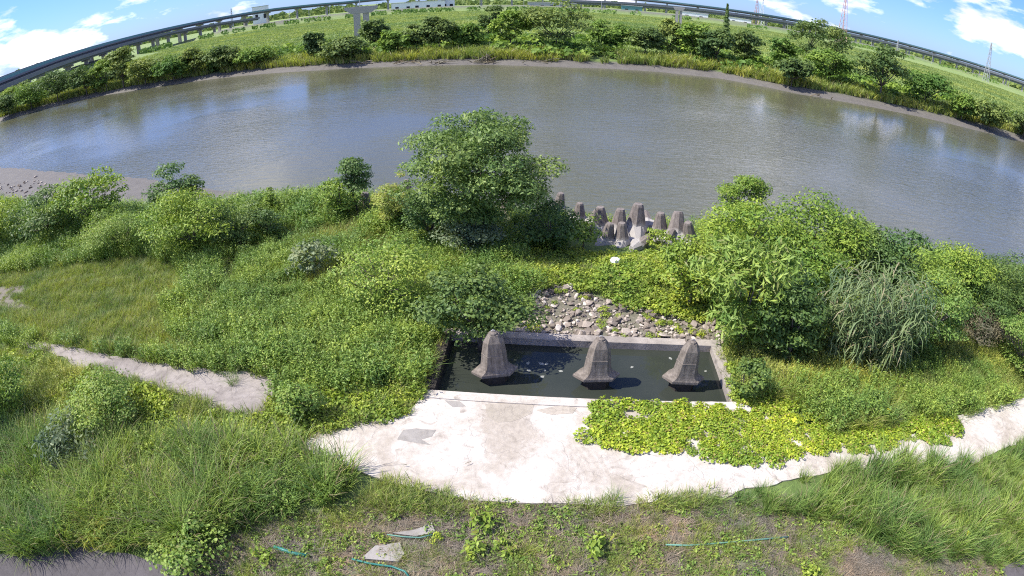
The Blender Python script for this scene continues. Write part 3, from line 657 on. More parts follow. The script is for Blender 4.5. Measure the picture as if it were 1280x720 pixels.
q = fill(TALLR, 15, 13, [SLAB, ROAD2]); q = q[fbm(q[:, 0], q[:, 1], 1.4, 83)+.12*sm(5, 10, q[:, 0]) > .36]; scatter('tall_grass', 'tall', q, .42, .92, 'long bright tall grass below the narrow end of the apron', seed=13, scale_fn=lambda x, y: .35+1.3*fbm(x, y, 1.5, 28)*sm(3.5, 9, x))
q = fill(VINEC, 15, 14, [poly_px([(712,308),(745,320),(800,320),(868,314),(868,270),(700,270)], .1)]); q = q[~inside(RIP, q[:, 0], q[:, 1]) | (fbm(q[:, 0], q[:, 1], .8, 3) > .53)]; scatter('green_vine', 'vineg', q, .6, 1.1, 'bright green creeper between the stones and the armour blocks', seed=14, scale_fn=lambda x, y: .7+.8*fbm(x, y, 1.2, 29))
q = fill(RIP, 7, 15, []); q = q[fbm(q[:, 0], q[:, 1], .7, 47) > .5]; scatter('stone_weeds', 'vineg', q, .3, .6, 'small weeds sprouting between the loose stones', seed=15, parent=None)
q = fill(MOWN, 40, 16, [SLAB, ROAD, ROAD2]); kk = fbm(q[:, 0], q[:, 1], 1.3, 51)+(RS.rand(len(q))-.5)*.3
scatter('mown_weeds', 'tiny', q[kk > .5], .5, 1.5, 'low weeds dotted over the mown foreground strip', seed=16)
q = fill(MOWN, 60, 17, [SLAB, ROAD, ROAD2]); kk = fbm(q[:, 0], q[:, 1], 1.1, 53)+(RS.rand(len(q))-.5)*.3
scatter('dry_straw', 'straw', q[kk < .6], .6, 1.3, 'dry brown straw lying on the mown foreground strip', seed=17)
scatter('mown_grass', 'short', q[kk > .52], .3, .8, 'short regrowing grass on the mown foreground strip', seed=18)
EDGE = poly_px([(450,628),(480,600),(560,620),(640,629),(780,632),(900,620),(900,632),(640,642),(460,640)])
q = fill(EDGE, 60, 21, []); q = q[(fbm(q[:, 0], q[:, 1], .9, 57) > .45)]; scatter('apron_edge_grass', 'short', q, .5, 1.4, 'ragged grass fringe along the lower edge of the apron', seed=20)

WALLTOP = np.array([pool_pt(-1.1, -.3)[:2], pool_pt(-.12, -.1)[:2], pool_pt(-.12, 2.6)[:2], pool_pt(-1.1, 3.0)[:2]])
q = rsample(WALLTOP, 60, 31); scatter('wall_grass', 'meadowy', q, .35, .7, 'yellowish weeds leaning over the dark side wall of the basin', seed=31)
WALLR = np.array([pool_pt(PW+.12, -.1)[:2], pool_pt(PW+.9, -.3)[:2], pool_pt(PW+1.1, 2.2)[:2], pool_pt(PW+.25, 1.9)[:2]])
q = rsample(WALLR, 55, 32); scatter('wall_creeper', 'vineg', q, .35, .8, 'creeper spilling over the side wall of the basin near the canes', seed=32)
# far bank cover
r = np.random.RandomState(3)
def farpts(n, xlo, xhi, t0, t1, seed):
    r = np.random.RandomState(seed); x = xlo+(xhi-xlo)*r.rand(n); t = t0+(t1-t0)*r.rand(n); return np.stack([x, np.interp(x, FX, FY)+fmud(x)+t], 1)
q = farpts(5200, -190, 150, -.6, 5.5, 1); q = q[fbm(q[:, 0], q[:, 1], 8, 66) > .34]
scatter('bank_reeds', 'farreed', q, .6, 1.15, 'fringe of bright reeds along the far river bank', seed=21)
q = farpts(3000, -190, 150, 1, 30, 2); q = q[fbm(q[:, 0], q[:, 1], 14, 67) > .47]
scatter('bank_scrub', 'farbush', q, .7, 1.6, 'low green scrub on the far river bank', seed=22)
n = 60000; rr = 80+400*np.sqrt(r.rand(n)); aa = R(-54)+R(108)*r.rand(n); q = np.stack([rr*np.sin(aa), rr*np.cos(aa)], 1)
q = q[(q[:, 1] > np.interp(q[:, 0], FX, FY)+fmud(q[:, 0])+4) & (rr < LD(np.degrees(aa))-15)]
scatter('field_grass', 'fargrass', q, .7, 1.5, 'wide flat field of pale green grass beyond the river', seed=23, tilt=.05)
# ---------------------------------------------------------------- trees and bushes
def sphere_pts(n, r): 
    q = r.randn(n, 3); return q/np.linalg.norm(q, axis=1, keepdims=True)
def crown(h0, h1, rx, ry, nclump, nleaf, size, ratio, seed, rc=.32, droop=0., shell=.6, flat=.6, top_heavy=0.0, ragged=.25):
    """leaf clumps inside an uneven crown between heights h0 and h1"""
    r = np.random.RandomState(seed); hz = (h1-h0)/2; cz = (h0+h1)/2
    c = []
    while len(c) < nclump:
        d = sphere_pts(1, r)[0]; k = shell+(1-shell)*r.rand()*1.0; k *= 1-ragged*r.rand()
        p = d*k; 
        if top_heavy and p[2] < 0 and r.rand() < top_heavy: p[:2] *= 1.0; p[2] *= .5
        c.append(p)
    c = np.array(c); avg = (rx+ry)/2
    rads = rc*avg*(.6+.8*r.rand(nclump))
    C = np.stack([c[:, 0]*(rx-rads*.7), c[:, 1]*(ry-rads*.7), cz+c[:, 2]*(hz-rads*.45)], 1)
    w_ = rads**2; idx = r.choice(nclump, nleaf, p=w_/w_.sum())
    d = sphere_pts(nleaf, r); d[:, 2] = np.where(d[:, 2] < -.25, -d[:, 2]*r.rand(nleaf), d[:, 2]); k = (.55+.5*r.rand(nleaf))
    P = C[idx]+d*np.array([1, 1, flat])*(rads[idx]*k)[:, None]
    P += r.randn(nleaf, 3)*size*.25
    P[:, 2] = np.maximum(P[:, 2], .05)
    Nn = d*.7+np.array([0, 0, .75])+r.randn(nleaf, 3)*.42
    def fit(i, lo, hi):
        a, b = np.percentile(P[:, i], [1, 99.3]); k = (hi-lo)/(b-a); P[:, i] = lo+(P[:, i]-a)*k; C[:, i] = lo+(C[:, i]-a)*k
    fit(0, -rx, rx); fit(1, -ry, ry); a = np.percentile(P[:, 2], 99.3); k = h1/a; P[:, 2] *= k; C[:, 2] *= k
    return leaves(P, Nn, size, ratio, r, .25, droop), C
def limbs(C, h_split, r0, seed, nlimb=9, trunks=1, lean=(0, 0), spread=.25, n=6):
    r = random.Random(seed); ps = []
    tops = []
    for k in range(trunks):
        a = k*2*math.pi/trunks+r.random(); bx, by = (spread*math.cos(a), spread*math.sin(a)) if trunks > 1 else (0, 0)
        tx, ty = bx*1.6+lean[0], by*1.6+lean[1]
        pts = [(bx*.4, by*.4, -.15), (bx*.7+lean[0]*.2, by*.7+lean[1]*.2, h_split*.35), (bx+lean[0]*.6+.03, by+lean[1]*.6, h_split*.7), (tx, ty, h_split)]
        ps.append(tube(pts, [r0*1.25, r0, r0*.85, r0*.7], n)); tops.append(pts[-1])
    idx = list(range(len(C))); r.shuffle(idx)
    for k in idx[:nlimb]:
        b = Vector(tops[k % len(tops)]); e = Vector(C[k]); m_ = b.lerp(e, .5)+Vector((r.uniform(-.1, .1), r.uniform(-.1, .1), -.06*(e-b).length))*1.0
        ps.append(tube([b, m_, e], [r0*.55, r0*.35, r0*.12], 5))
    return join(*ps)
def plant(name, px, label, cat, m, size=.14, ratio=.5, dens=1.0, seed=0, trunk=.3, nclump=None, group=None, rc=.32, droop=0., cover='crown', stem='trunk', depth=.9, shell=.6, flat=.6, trunks=1, nleaf=None, base_z=None, r0=None, lean=(0, 0), ragged=.25):
    l, rt, top, base = px; cx = (l+rt)/2
    x, y, z = at(cx, base); D = math.hypot(x, y); d = ray(cx, top); hgt = H+D*d[2]/math.hypot(d[0], d[1])-z; sl_ = math.sqrt(D*D+(H-z)**2)
    wd = (rt-l)/F*sl_; hgt = max(hgt, .4)
    rx = wd/2; ry = rx*depth; area_ = wd*hgt
    nc = nclump or int(min(60, max(9, 14*area_**.5)))
    nl = int(nleaf or min(20000, max(600, dens*5.0*area_/(size*size*ratio))))
    (v, f), C = crown(hgt*trunk*.8, hgt, rx, ry, nc, nl, size, ratio, seed+1, rc, droop, shell, flat, ragged=ragged)
    o = empty(name, (x, y, z)); tag(o, label, cat, group)
    obj(cover, v, f, m, o)
    tv, tf = limbs(C, hgt*max(trunk, .25), r0 or max(.025, .03*hgt**.8), seed, min(nc, 14), trunks, lean)
    obj(stem, tv, tf, M['bark'], o, smooth=True)
    return o
plant('broadleaf_tree', (514, 684, 146, 308), 'biggest tree on the near bank with a wide layered rounded crown', 'tree', M['tree'], .15, .42, 1.0, 37, .12, 100, rc=.21, droop=.3, depth=.85, trunks=4, r0=.085, nleaf=36000, flat=.55, shell=.62, ragged=.34)
plant('leafy_shrub', (650, 722, 252, 312), 'dark shaded shrub under the big tree beside the armour blocks', 'shrub', M['bush_d'], .14, .5, .9, 4, .05, 26, rc=.34, cover='foliage', stem='stem')
plant('leafy_shrub', (704, 752, 270, 314), 'small leafy shrub with brighter leaves left of the armour blocks', 'shrub', M['bush_b'], .13, .6, .9, 41, .05, 18, rc=.36, cover='foliage', stem='stem')
plant('leafy_shrub', (545, 628, 270, 318), 'grey green rounded shrub at the foot of the big tree', 'shrub', M['bush_g'], .11, .5, 1, 5, .05, 16, rc=.36, cover='foliage', stem='stem')
plant('leafy_shrub', (508, 566, 244, 305), 'mid green shrub leaning against the left side of the big tree', 'shrub', M['tree'], .13, .5, 1, 51, .05, 20, rc=.36, cover='foliage', stem='stem')
plant('sapling', (428, 470, 197, 272), 'small forked sapling with a round top above the river', 'sapling', M['tree'], .12, .6, 1.3, 6, .45, 14, rc=.42, lean=(-.25, 0))
plant('leafy_shrub', (403, 456, 224, 276), 'bright low shrub under the forked sapling', 'shrub', M['bush_b'], .12, .55, 1, 7, .05, 18, cover='foliage', stem='stem')
plant('leafy_shrub', (470, 520, 217, 290), 'feathery yellowish shrub between the sapling and the big tree', 'shrub', M['grass_y'], .12, .25, 1.1, 8, .05, 20, cover='foliage', stem='stem')
plant('broadleaf_tree', (78, 170, 213, 292), 'low bushy tree with big glossy leaves next to the mud flat', 'tree', M['bush_b'], .24, .42, 1.1, 9, .1, 30, droop=.3, rc=.3)
plant('leafy_shrub', (15, 110, 233, 300), 'dark broad leaved shrub left of the glossy bushy tree', 'shrub', M['bush_d'], .22, .45, 1.0, 10, .05, 24, droop=.3, cover='foliage', stem='stem')
plant('leafy_shrub', (-40, 40, 240, 312), 'green shrub cut off by the left picture edge above the meadow', 'shrub', M['bush_b'], .16, .45, 1.0, 101, .05, 22, cover='foliage', stem='stem')
plant('sapling', (198, 262, 203, 290), 'upright young tree with oval leaves in front of the mud flat', 'sapling', M['tree'], .17, .5, 1.2, 11, .1, 20, rc=.34)
plant('leafy_shrub', (188, 300, 236, 318), 'wide mixed shrub below the upright young tree', 'shrub', M['bush_b'], .13, .42, 1.0, 12, .05, 30, cover='foliage', stem='stem')
plant('leafy_shrub', (268, 335, 250, 308), 'dark green shrub right of the wide mixed shrub', 'shrub', M['bush_d'], .13, .5, 1.0, 13, .05, 20, cover='foliage', stem='stem')
plant('leafy_shrub', (110, 200, 258, 315), 'feathery light shrub below the glossy bushy tree', 'shrub', M['herb'], .12, .3, 1.0, 131, .05, 24, cover='foliage', stem='stem')
plant('leafy_shrub', (316, 358, 258, 300), 'small dark rounded shrub alone in the meadow edge', 'shrub', M['bush_d'], .12, .5, 1.0, 132, .05, 14, cover='foliage', stem='stem')
plant('sapling', (334, 348, 234, 272), 'tiny slender sapling standing alone against the mud', 'sapling', M['bush_b'], .10, .5, 1.0, 14, .3, 9, rc=.5)
plant('leafy_shrub', (366, 426, 300, 345), 'patch of round grey leaved weeds in the middle of the meadow', 'weed patch', M['bush_g'], .17, .75, .8, 15, .02, 18, cover='foliage', stem='stem')
plant('leafy_shrub', (528, 672, 340, 432), 'dense dark leaved shrub overhanging the corner of the basin', 'shrub', M['bush_d'], .12, .6, 1.3, 16, .05, 42, rc=.28, cover='foliage', stem='stem', depth=.55)
plant('leafy_shrub', (430, 540, 300, 385), 'low mixed green shrub in the meadow above the basin corner', 'shrub', M['herb'], .11, .5, .7, 161, .02, 34, rc=.28, cover='foliage', stem='stem')
plant('sapling', (890, 948, 215, 292), 'lone feathery sapling rising over the bushes against the river', 'sapling', M['bush_b'], .13, .42, 1.3, 17, .15, 16, rc=.36, droop=.2)
plant('leafy_shrub', (862, 975, 250, 345), 'bright bushy shrub next to the armour blocks', 'shrub', M['bush_b'], .13, .5, 1.1, 18, .03, 36, cover='foliage', stem='stem')
plant('leafy_shrub', (942, 1078, 246, 350), 'large bright yellow green shrub against the river', 'shrub', M['bush_b'], .15, .5, 1.1, 19, .03, 40, rc=.28, cover='foliage', stem='stem')
plant('leafy_shrub', (1068, 1140, 280, 372), 'mid green shrub behind the cane clump', 'shrub', M['tree'], .15, .5, 1.1, 20, .03, 30, cover='foliage', stem='stem')
plant('leafy_shrub', (1128, 1222, 293, 400), 'rounded fine leaved shrub right of the cane clump', 'shrub', M['bush_b'], .12, .45, 1.1, 21, .03, 34, cover='foliage', stem='stem')
plant('leafy_shrub', (1190, 1300, 312, 420), 'big feathery dark shrub near the right picture edge', 'shrub', M['bush_d'], .14, .3, 1.3, 22, .03, 38, cover='foliage', stem='stem')
plant('leafy_tree', (1262, 1310, 285, 400), 'tall dark tree tip at the right picture edge by the river', 'tree', M['bush_d'], .15, .5, 1.0, 221, .2, 22)
plant('pinnate_shrub', (858, 992, 298, 430), 'tall shrub with long drooping feathered leaves behind the basin corner', 'shrub', M['herb'], .27, .22, 1.35, 23, .03, 44, rc=.26, droop=.55, cover='foliage', stem='stem', depth=.7)
plant('leafy_shrub', (930, 1035, 340, 450), 'deep green shadowed shrub between the feathered shrub and the canes', 'shrub', M['bush_d'], .14, .45, 1.1, 24, .03, 32, cover='foliage', stem='stem', depth=.6)
plant('leafy_shrub', (1180, 1275, 372, 428), 'half dead brownish shrub under the feathery dark one', 'shrub', M['straw_d'], .10, .2, 1.0, 25, .05, 20, cover='twigs', stem='stem')
plant('leafy_shrub', (806, 836, 286, 314), 'small lime green shrub in front of the armour blocks', 'shrub', M['vine_g'], .09, .6, 1.1, 26, .03, 12, cover='foliage', stem='stem')
plant('leafy_shrub', (-30, 62, 428, 520), 'dense green shrub at the left edge just below the path', 'shrub', M['bush_b'], .09, .5, 1.1, 27, .03, 30, cover='foliage', stem='stem')
plant('leafy_shrub', (92, 190, 462, 532), 'leafy shrub below the path start with pale flower spikes', 'shrub', M['herb'], .09, .5, 1.1, 28, .03, 28, cover='foliage', stem='stem')
plant('leafy_shrub', (62, 138, 518, 575), 'bluish grey leaved plant deep in the tall grass', 'plant', M['bush_g'], .15, .4, 1.0, 29, .03, 18, cover='foliage', stem='stem', droop=.3)
plant('leafy_shrub', (355, 415, 476, 520), 'small dark creeper mound beside the end of the path', 'shrub', M['herb'], .07, .7, 1.1, 30, .03, 20, cover='foliage', stem='stem')
plant('leafy_shrub', (200, 290, 664, 702), 'broad leaved weed clump between the tall grass and the road', 'weed', M['herb'], .09, .8, 1.0, 311, .03, 14, cover='foliage', stem='stem')
plant('leafy_shrub', (908, 950, 450, 500), 'dark ivy mound growing over the basin corner nearest the canes', 'shrub', M['bush_d'], .09, .7, 1.1, 31, .03, 20, cover='foliage', stem='stem')
plant('leafy_shrub', (1000, 1100, 268, 350), 'bushy shrub filling the gap behind the left side of the canes', 'shrub', M['tree'], .13, .5, 1.1, 601, .03, 30, cover='foliage', stem='stem')
plant('leafy_shrub', (1100, 1190, 330, 440), 'fresh green shrub pressed against the right side of the canes', 'shrub', M['herb'], .11, .45, 1.1, 602, .03, 34, cover='foliage', stem='stem')
plant('leafy_shrub', (1030, 1095, 275, 330), 'light shrub right of the large bright one by the water', 'shrub', M['bush_b'], .12, .5, 1.1, 603, .03, 24, cover='foliage', stem='stem')
plant('leafy_shrub', (1160, 1260, 340, 415), 'dim feathery shrub above the half dead one', 'shrub', M['bush_d'], .12, .3, 1.1, 604, .03, 30, cover='foliage', stem='stem')
plant('leafy_shrub', (1230, 1310, 380, 470), 'soft green shrub at the right edge above the apron end', 'shrub', M['herb'], .11, .4, 1.0, 605, .03, 28, cover='foliage', stem='stem')
plant('leafy_shrub', (965, 1040, 300, 400), 'bright leafy shrub left of the canes', 'shrub', M['bush_b'], .12, .5, 1.1, 606, .03, 30, cover='foliage', stem='stem')
plant('leafy_shrub', (820, 900, 300, 385), 'light creeper covered shrub above the right end of the stones', 'shrub', M['vine_g'], .12, .6, 1.1, 607, .03, 26, cover='foliage', stem='stem')
plant('leafy_shrub', (900, 950, 268, 320), 'small bright shrub at the foot of the lone feathery sapling', 'shrub', M['vine_g'], .12, .6, 1.1, 608, .03, 20, cover='foliage', stem='stem')
# cane clump
x, y, z = at(1078, 446); ca = empty('cane_clump', (x, y, z)); tag(ca, 'dense clump of tall canes with long grey green drooping leaves', 'cane clump')
ps = []
rc_ = random.Random(4)
for k in range(240):
    a = rc_.random()*6.283; q_ = 1.6*math.sqrt(rc_.random()); bx, by = q_*math.cos(a), q_*.7*math.sin(a); hh = rc_.uniform(2.7, 3.7)*(1-.22*(q_/1.6)**2); lx, ly = bx*.45+rc_.gauss(0, .18), by*.45+rc_.gauss(0, .18)
    for j in range(9):
        t = .15+.85*j/8; o_ = Vector((bx+lx*t*t, by+ly*t*t, hh*t*.92)); aa = rc_.random()*6.283; ln = rc_.uniform(.5, .8); d = Vector((math.cos(aa), math.sin(aa), 0)); s_ = Vector((-d.y, d.x, 0))*.021
        pts = [o_, o_+d*ln*.35+Vector((0, 0, ln*.28)), o_+d*ln*.7+Vector((0, 0, ln*.18)), o_+d*ln*.95+Vector((0, 0, -ln*.22))]
        n0 = len(ps)*0
        vv_ = []
        for w_, p in zip((.7, 1, .8, .1), pts): vv_ += [tuple(p-s_*w_), tuple(p+s_*w_)]
        ps.append((np.array(vv_), np.array([(0, 1, 3, 2), (2, 3, 5, 4), (4, 5, 7, 6)])))
v, f = cat_(*ps); obj('leaves', v, f, M['reed'], ca)
st = [tube([(0+bx, by, -.1), (bx*1.2, by*1.2, 1.2), (bx*1.5, by*1.5, 2.3)], [.02, .017, .01], 5) for bx, by in [(rc_.gauss(0, .55), rc_.gauss(0, .4)) for _ in range(50)]]
v, f = join(*st); tag(obj('stems', v, f, M['reed'], ca), kind='stuff')

# single weeds and tufts
def weed(name, px, py, s_, gen, m, label, cat, group=None):
    x, y, z = at(px, py); o = obj(name, *gen, m, loc=(x, y, z+.03)); o.scale = (s_, s_, s_); tag(o, label, cat, group); return o
TU = [(293, 480, .6, 'isolated grass tuft growing on the middle of the pale path'), (186, 446, .55, 'grass tuft with shadow at the upper side of the path'), (768, 628, .55, 'wispy grass tuft on the lower apron edge below the basin middle'), (508, 634, .5, 'low grass tuft where the apron meets the mown strip'), (846, 632, .5, 'ragged grass clump on the apron edge under the yellow vine'), (1060, 560, .4, 'tiny grass tuft on the narrow part of the apron'), (1208, 520, .7, 'brownish grass tuft where the apron narrows'), (1258, 500, .8, 'tall brownish grass tuft at the far right of the apron')]
for k, (a, b, s_, lab) in enumerate(TU): weed('grass_tuft', a, b, s_, blades(90, .8, .014, .3, .8, 300+k, 5), M['grass_y'] if k > 5 else M['grass'], lab, 'grass tuft', 'separate tufts of grass on the concrete')
WE = [(602, 658, 1.0, 'leafy weed highest on the mown strip below the apron'), (592, 692, .9, 'leafy weed with shadow near the flat grey cover'), (632, 690, .7, 'smaller leafy weed right of the shadowed one'), (752, 690, 1.15, 'largest leafy weed on the mown strip'), (480, 676, .5, 'small round weed just above the pale cover'), (545, 675, .5, 'small weed in bare soil between the covers and tall weeds'), (1010, 715, .7, 'leafy weed at the bottom edge beside dry straw'), (330, 700, .8, 'low leafy weed next to the green pipe'), (1130, 640, .7, 'leafy weed in front of the long bright grass')]
for k, (a, b, s_, lab) in enumerate(WE): weed('leafy_weed', a, b, s_, stems(14, .28, .34, .14, .45, 400+k, 6), M['vine_g'], lab, 'weed', 'leafy weeds on the mown strip')
for k, (a, b, lab) in enumerate([(1102, 524, 'bright yellow leaf caught in the weeds above the yellow vine'), (985, 536, 'small yellow leaf on the yellow green vine'), (1197, 676, 'lime yellow leaf lying in the long bright grass')]):
    x, y, z = at(a, b); v, f = leaves(np.array([[0, 0, 0.], [.05, .03, .02]]), np.array([[0, -.4, 1.], [.3, 0, 1.]]), .14, .8, np.random.RandomState(k)); o = obj('yellow_leaf', v, f, M['yellow'], loc=(x, y-.1, z+.40)); tag(o, lab, 'leaf')
weed('yellow_weed', 160, 526, 1.0, stems(6, .1, .6, .12, .6, 480, 8), M['yellow'], 'pale yellow leafed weed standing above the creeper', 'weed')
x, y, z = at(768, 336); tag(obj('pale_stone', *lathe([(.05, -.05), (.2, 0), (.17, .1), (.05, .15)], 7), M['white'], loc=(x, y, z+.32)), 'small white stone showing through the creeper by the armour blocks', 'stone')

# covers, pipe and hoses in the foreground
v, f = prism(poly_px([(452,700),(470,684),(500,680),(506,694),(498,704)]), -.05, .07, .05); c1 = obj('concrete_cover', v, f, M['patch']); tag(c1, 'larger pale flat concrete cover with green edge in the mown strip', 'concrete cover')
v, f = prism(poly_px([(490,668),(520,664),(540,656),(545,668),(520,672)]), -.05, .07, .05); tag(obj('concrete_cover', v, f, M['patch']), 'smaller pale flat cover beside the lone weeds', 'concrete cover')
def hose(pts, rad, m, name, lab, cat, z=.05):
    P = [(*G(a, b, z)[:2], z+float(TZ(*G(a, b, z)))) for a, b in pts]
    v, f = tube(P, rad, 8); return tag(obj(name, v, f, m, smooth=True), lab, cat)
hose([(343,684),(356,688),(368,692),(384,694)], .045, M['tealpipe'], 'plastic_pipe', 'short bright green plastic pipe beside the low weeds', 'pipe')
hose([(440,699),(462,704),(490,708),(506,714),(512,722)], .022, M['tealpipe'], 'garden_hose', 'green hose curving round the larger flat cover', 'hose', .08)
hose([(484,668),(505,671),(525,672),(542,668)], .015, M['tealdull'], 'garden_hose', 'thin green cord along the smaller flat cover', 'hose', .08)
hose([(832,681),(860,682),(900,679),(945,675),(985,671)], .02, M['tealdull'], 'garden_hose', 'long faded green hose lying across the mown strip', 'hose', .06)

# ---------------------------------------------------------------- far bank trees
FT = [(-8,32,120,146,'d'),(18,62,106,138,'b'),(48,98,90,128,'d'),(84,134,84,120,'d'),(118,150,76,114,'b'),(138,172,62,110,'d'),(160,205,76,106,'d'),(196,240,72,102,'b'),(226,264,62,95,'d'),(258,302,60,90,'d'),(300,345,62,84,'b'),
 (384,405,44,75,'d'),(404,456,50,78,'d'),(454,486,28,62,'d'),(478,510,42,70,'b'),(506,536,34,64,'d'),(530,568,24,64,'d'),(560,602,34,62,'b'),(600,626,11,50,'d'),(616,660,17,62,'b'),(655,735,5,64,'d'),(738,790,30,64,'b'),(786,826,38,70,'d'),(818,852,27,70,'d'),(846,888,32,74,'b'),(874,914,40,80,'d'),(908,948,40,80,'d'),
 (962,996,52,88,'b'),(985,1028,24,78,'d'),(1018,1064,36,82,'d'),(1008,1062,66,104,'b'),(968,1010,76,108,'d'),(1064,1134,58,124,'d'),(1122,1188,92,132,'b'),(1186,1216,120,150,'b'),(1208,1262,127,162,'d'),(1256,1300,140,172,'d')]
def ordn(n): return '%d%s' % (n, 'th' if 10 < n % 100 < 20 else {1: 'st', 2: 'nd', 3: 'rd'}.get(n % 10, 'th'))
extra = ['low', 'spreading', 'bushy', 'rounded', 'ragged', 'dense']
for k, (a, b, c, d, kd) in enumerate(FT):
    cx = (a+b)/2
    where = ('at the left picture edge' if cx < 60 else 'below the double elevated road' if cx < 200 else 'before the open reed stretch' if cx < 400 else 'near the bare bridge pier' if cx < 520 else 'left of the broadest tree' if cx < 655 else 'and the broadest of all' if cx < 735 else 'right of the broadest tree' if cx < 800 else 'below the conifer' if cx < 950 else 'below the red mast' if cx < 1065 else 'standing over the mud' if cx < 1190 else 'at the right picture edge')
    plant('bank_tree', (a-2, b+2, c-3, d), '%s %s tree, %s from left on far bank, %s' % (extra[k % 6], 'dark' if kd == 'd' else 'bright green', ordn(k+1), where), 'tree', M['far'] if kd == 'd' else M['far_b'], .55, .7, 1.5, 500+k, .06, 26, 'trees along the far river bank', rc=.34, depth=.7, nleaf=3000)
for k in range(17):
    cx = 12+k*17.5+rnd.uniform(-4, 4); base = float(np.interp(cx, [0, 100, 200, 300], [141, 113, 94, 84]))-rnd.uniform(1, 6); hh = rnd.uniform(16, 27)*(1-.0013*cx)
    plant('bank_tree', (cx-18, cx+18, base-hh, base), 'mid sized tree merged into the continuous thicket along the far left bank', 'tree', M['far'] if k % 3 else M['far_b'], .55, .7, 1.5, 700+k, .05, 20, 'thicket trees along the far left bank', rc=.34, depth=.7, nleaf=2200)
x, y, z = at(907, 40); D = 190.0; az_ = math.atan2(x, y); x, y = D*math.sin(az_), D*math.cos(az_)
co = empty('conifer', (x, y, .4)); tag(co, 'tall narrow dark conifer rising to the sky behind the thicket', 'conifer')
r = np.random.RandomState(9); n = 1500; t = r.rand(n); rad = 1.9*(1-t)**.8*(.4+.6*r.rand(n))*(.75+.25*np.sin(t*50)); a = r.rand(n)*6.283
v, f = leaves(np.stack([rad*np.cos(a), rad*np.sin(a), 1.5+t*11.2], 1), np.stack([np.cos(a), np.sin(a), .4+0*a], 1)+r.randn(n, 3)*.3, .8, .5, r, .2, .4); obj('foliage', v, f, M['far'], co)
obj('trunk', *tube([(0, 0, -.3), (0, 0, 6), (0, 0, 12.4)], [.25, .16, .03]), M['bark'], co)

# driftwood on the far mud and twigs on the apron
def tangle(px, py, n, ln, rad, lab, name, cat, seed, up=.35, lie=1.0):
    r = random.Random(seed); x, y, z = at(px, py); ps = []
    for _ in range(n):
        a = r.uniform(0, 6.283); e = Vector((math.cos(a)*lie, math.sin(a)*.5, r.uniform(0, up)))*ln*r.uniform(.4, 1); c = Vector((r.gauss(0, ln*.35), r.gauss(0, ln*.15), .05))
        ps.append(tube([c-e*.5+Vector((0, 0, e.z*.5)), c+Vector((0, 0, e.z*.5+.04*ln)), c+e*.5+Vector((0, 0, e.z*.5))], [rad, rad*.8, rad*.4], 5))
    o = obj(name, *join(*ps), M['straw_d'], loc=(x, y, z)); return tag(o, lab, cat)
tangle(607, 78, 34, 3.0, .07, 'brown heap of driftwood washed up on the far mud bank', 'driftwood_heap', 'driftwood', 1, .8)
for k, (a, b, n_, lab) in enumerate([(452, 80, 6, 'driftwood branches on the far mud straight below the bare bridge pier'), (508, 79, 8, 'driftwood branches halfway between the bare pier and the driftwood heap'), (545, 79, 9, 'scatter of driftwood branches just left of the driftwood heap'), (676, 79, 5, 'dark driftwood below the broadest far tree'), (1018, 120, 4, 'small driftwood on the far mud below the red mast trees')]):
    tangle(a, b, n_, 4.0, .08, lab, 'driftwood', 'driftwood', 20+k, .25)
for k, (a, b, lab) in enumerate([(508, 590, 'dark twig lying on the left part of the apron'), (716, 556, 'thin twig on the apron beside the vine edge'), (583, 586, 'tiny dark twig in the middle of the apron')]):
    o = tangle(a, b, 1, .38, .009, lab, 'twig', 'twig', 40+k, .05); o.location.z = .06
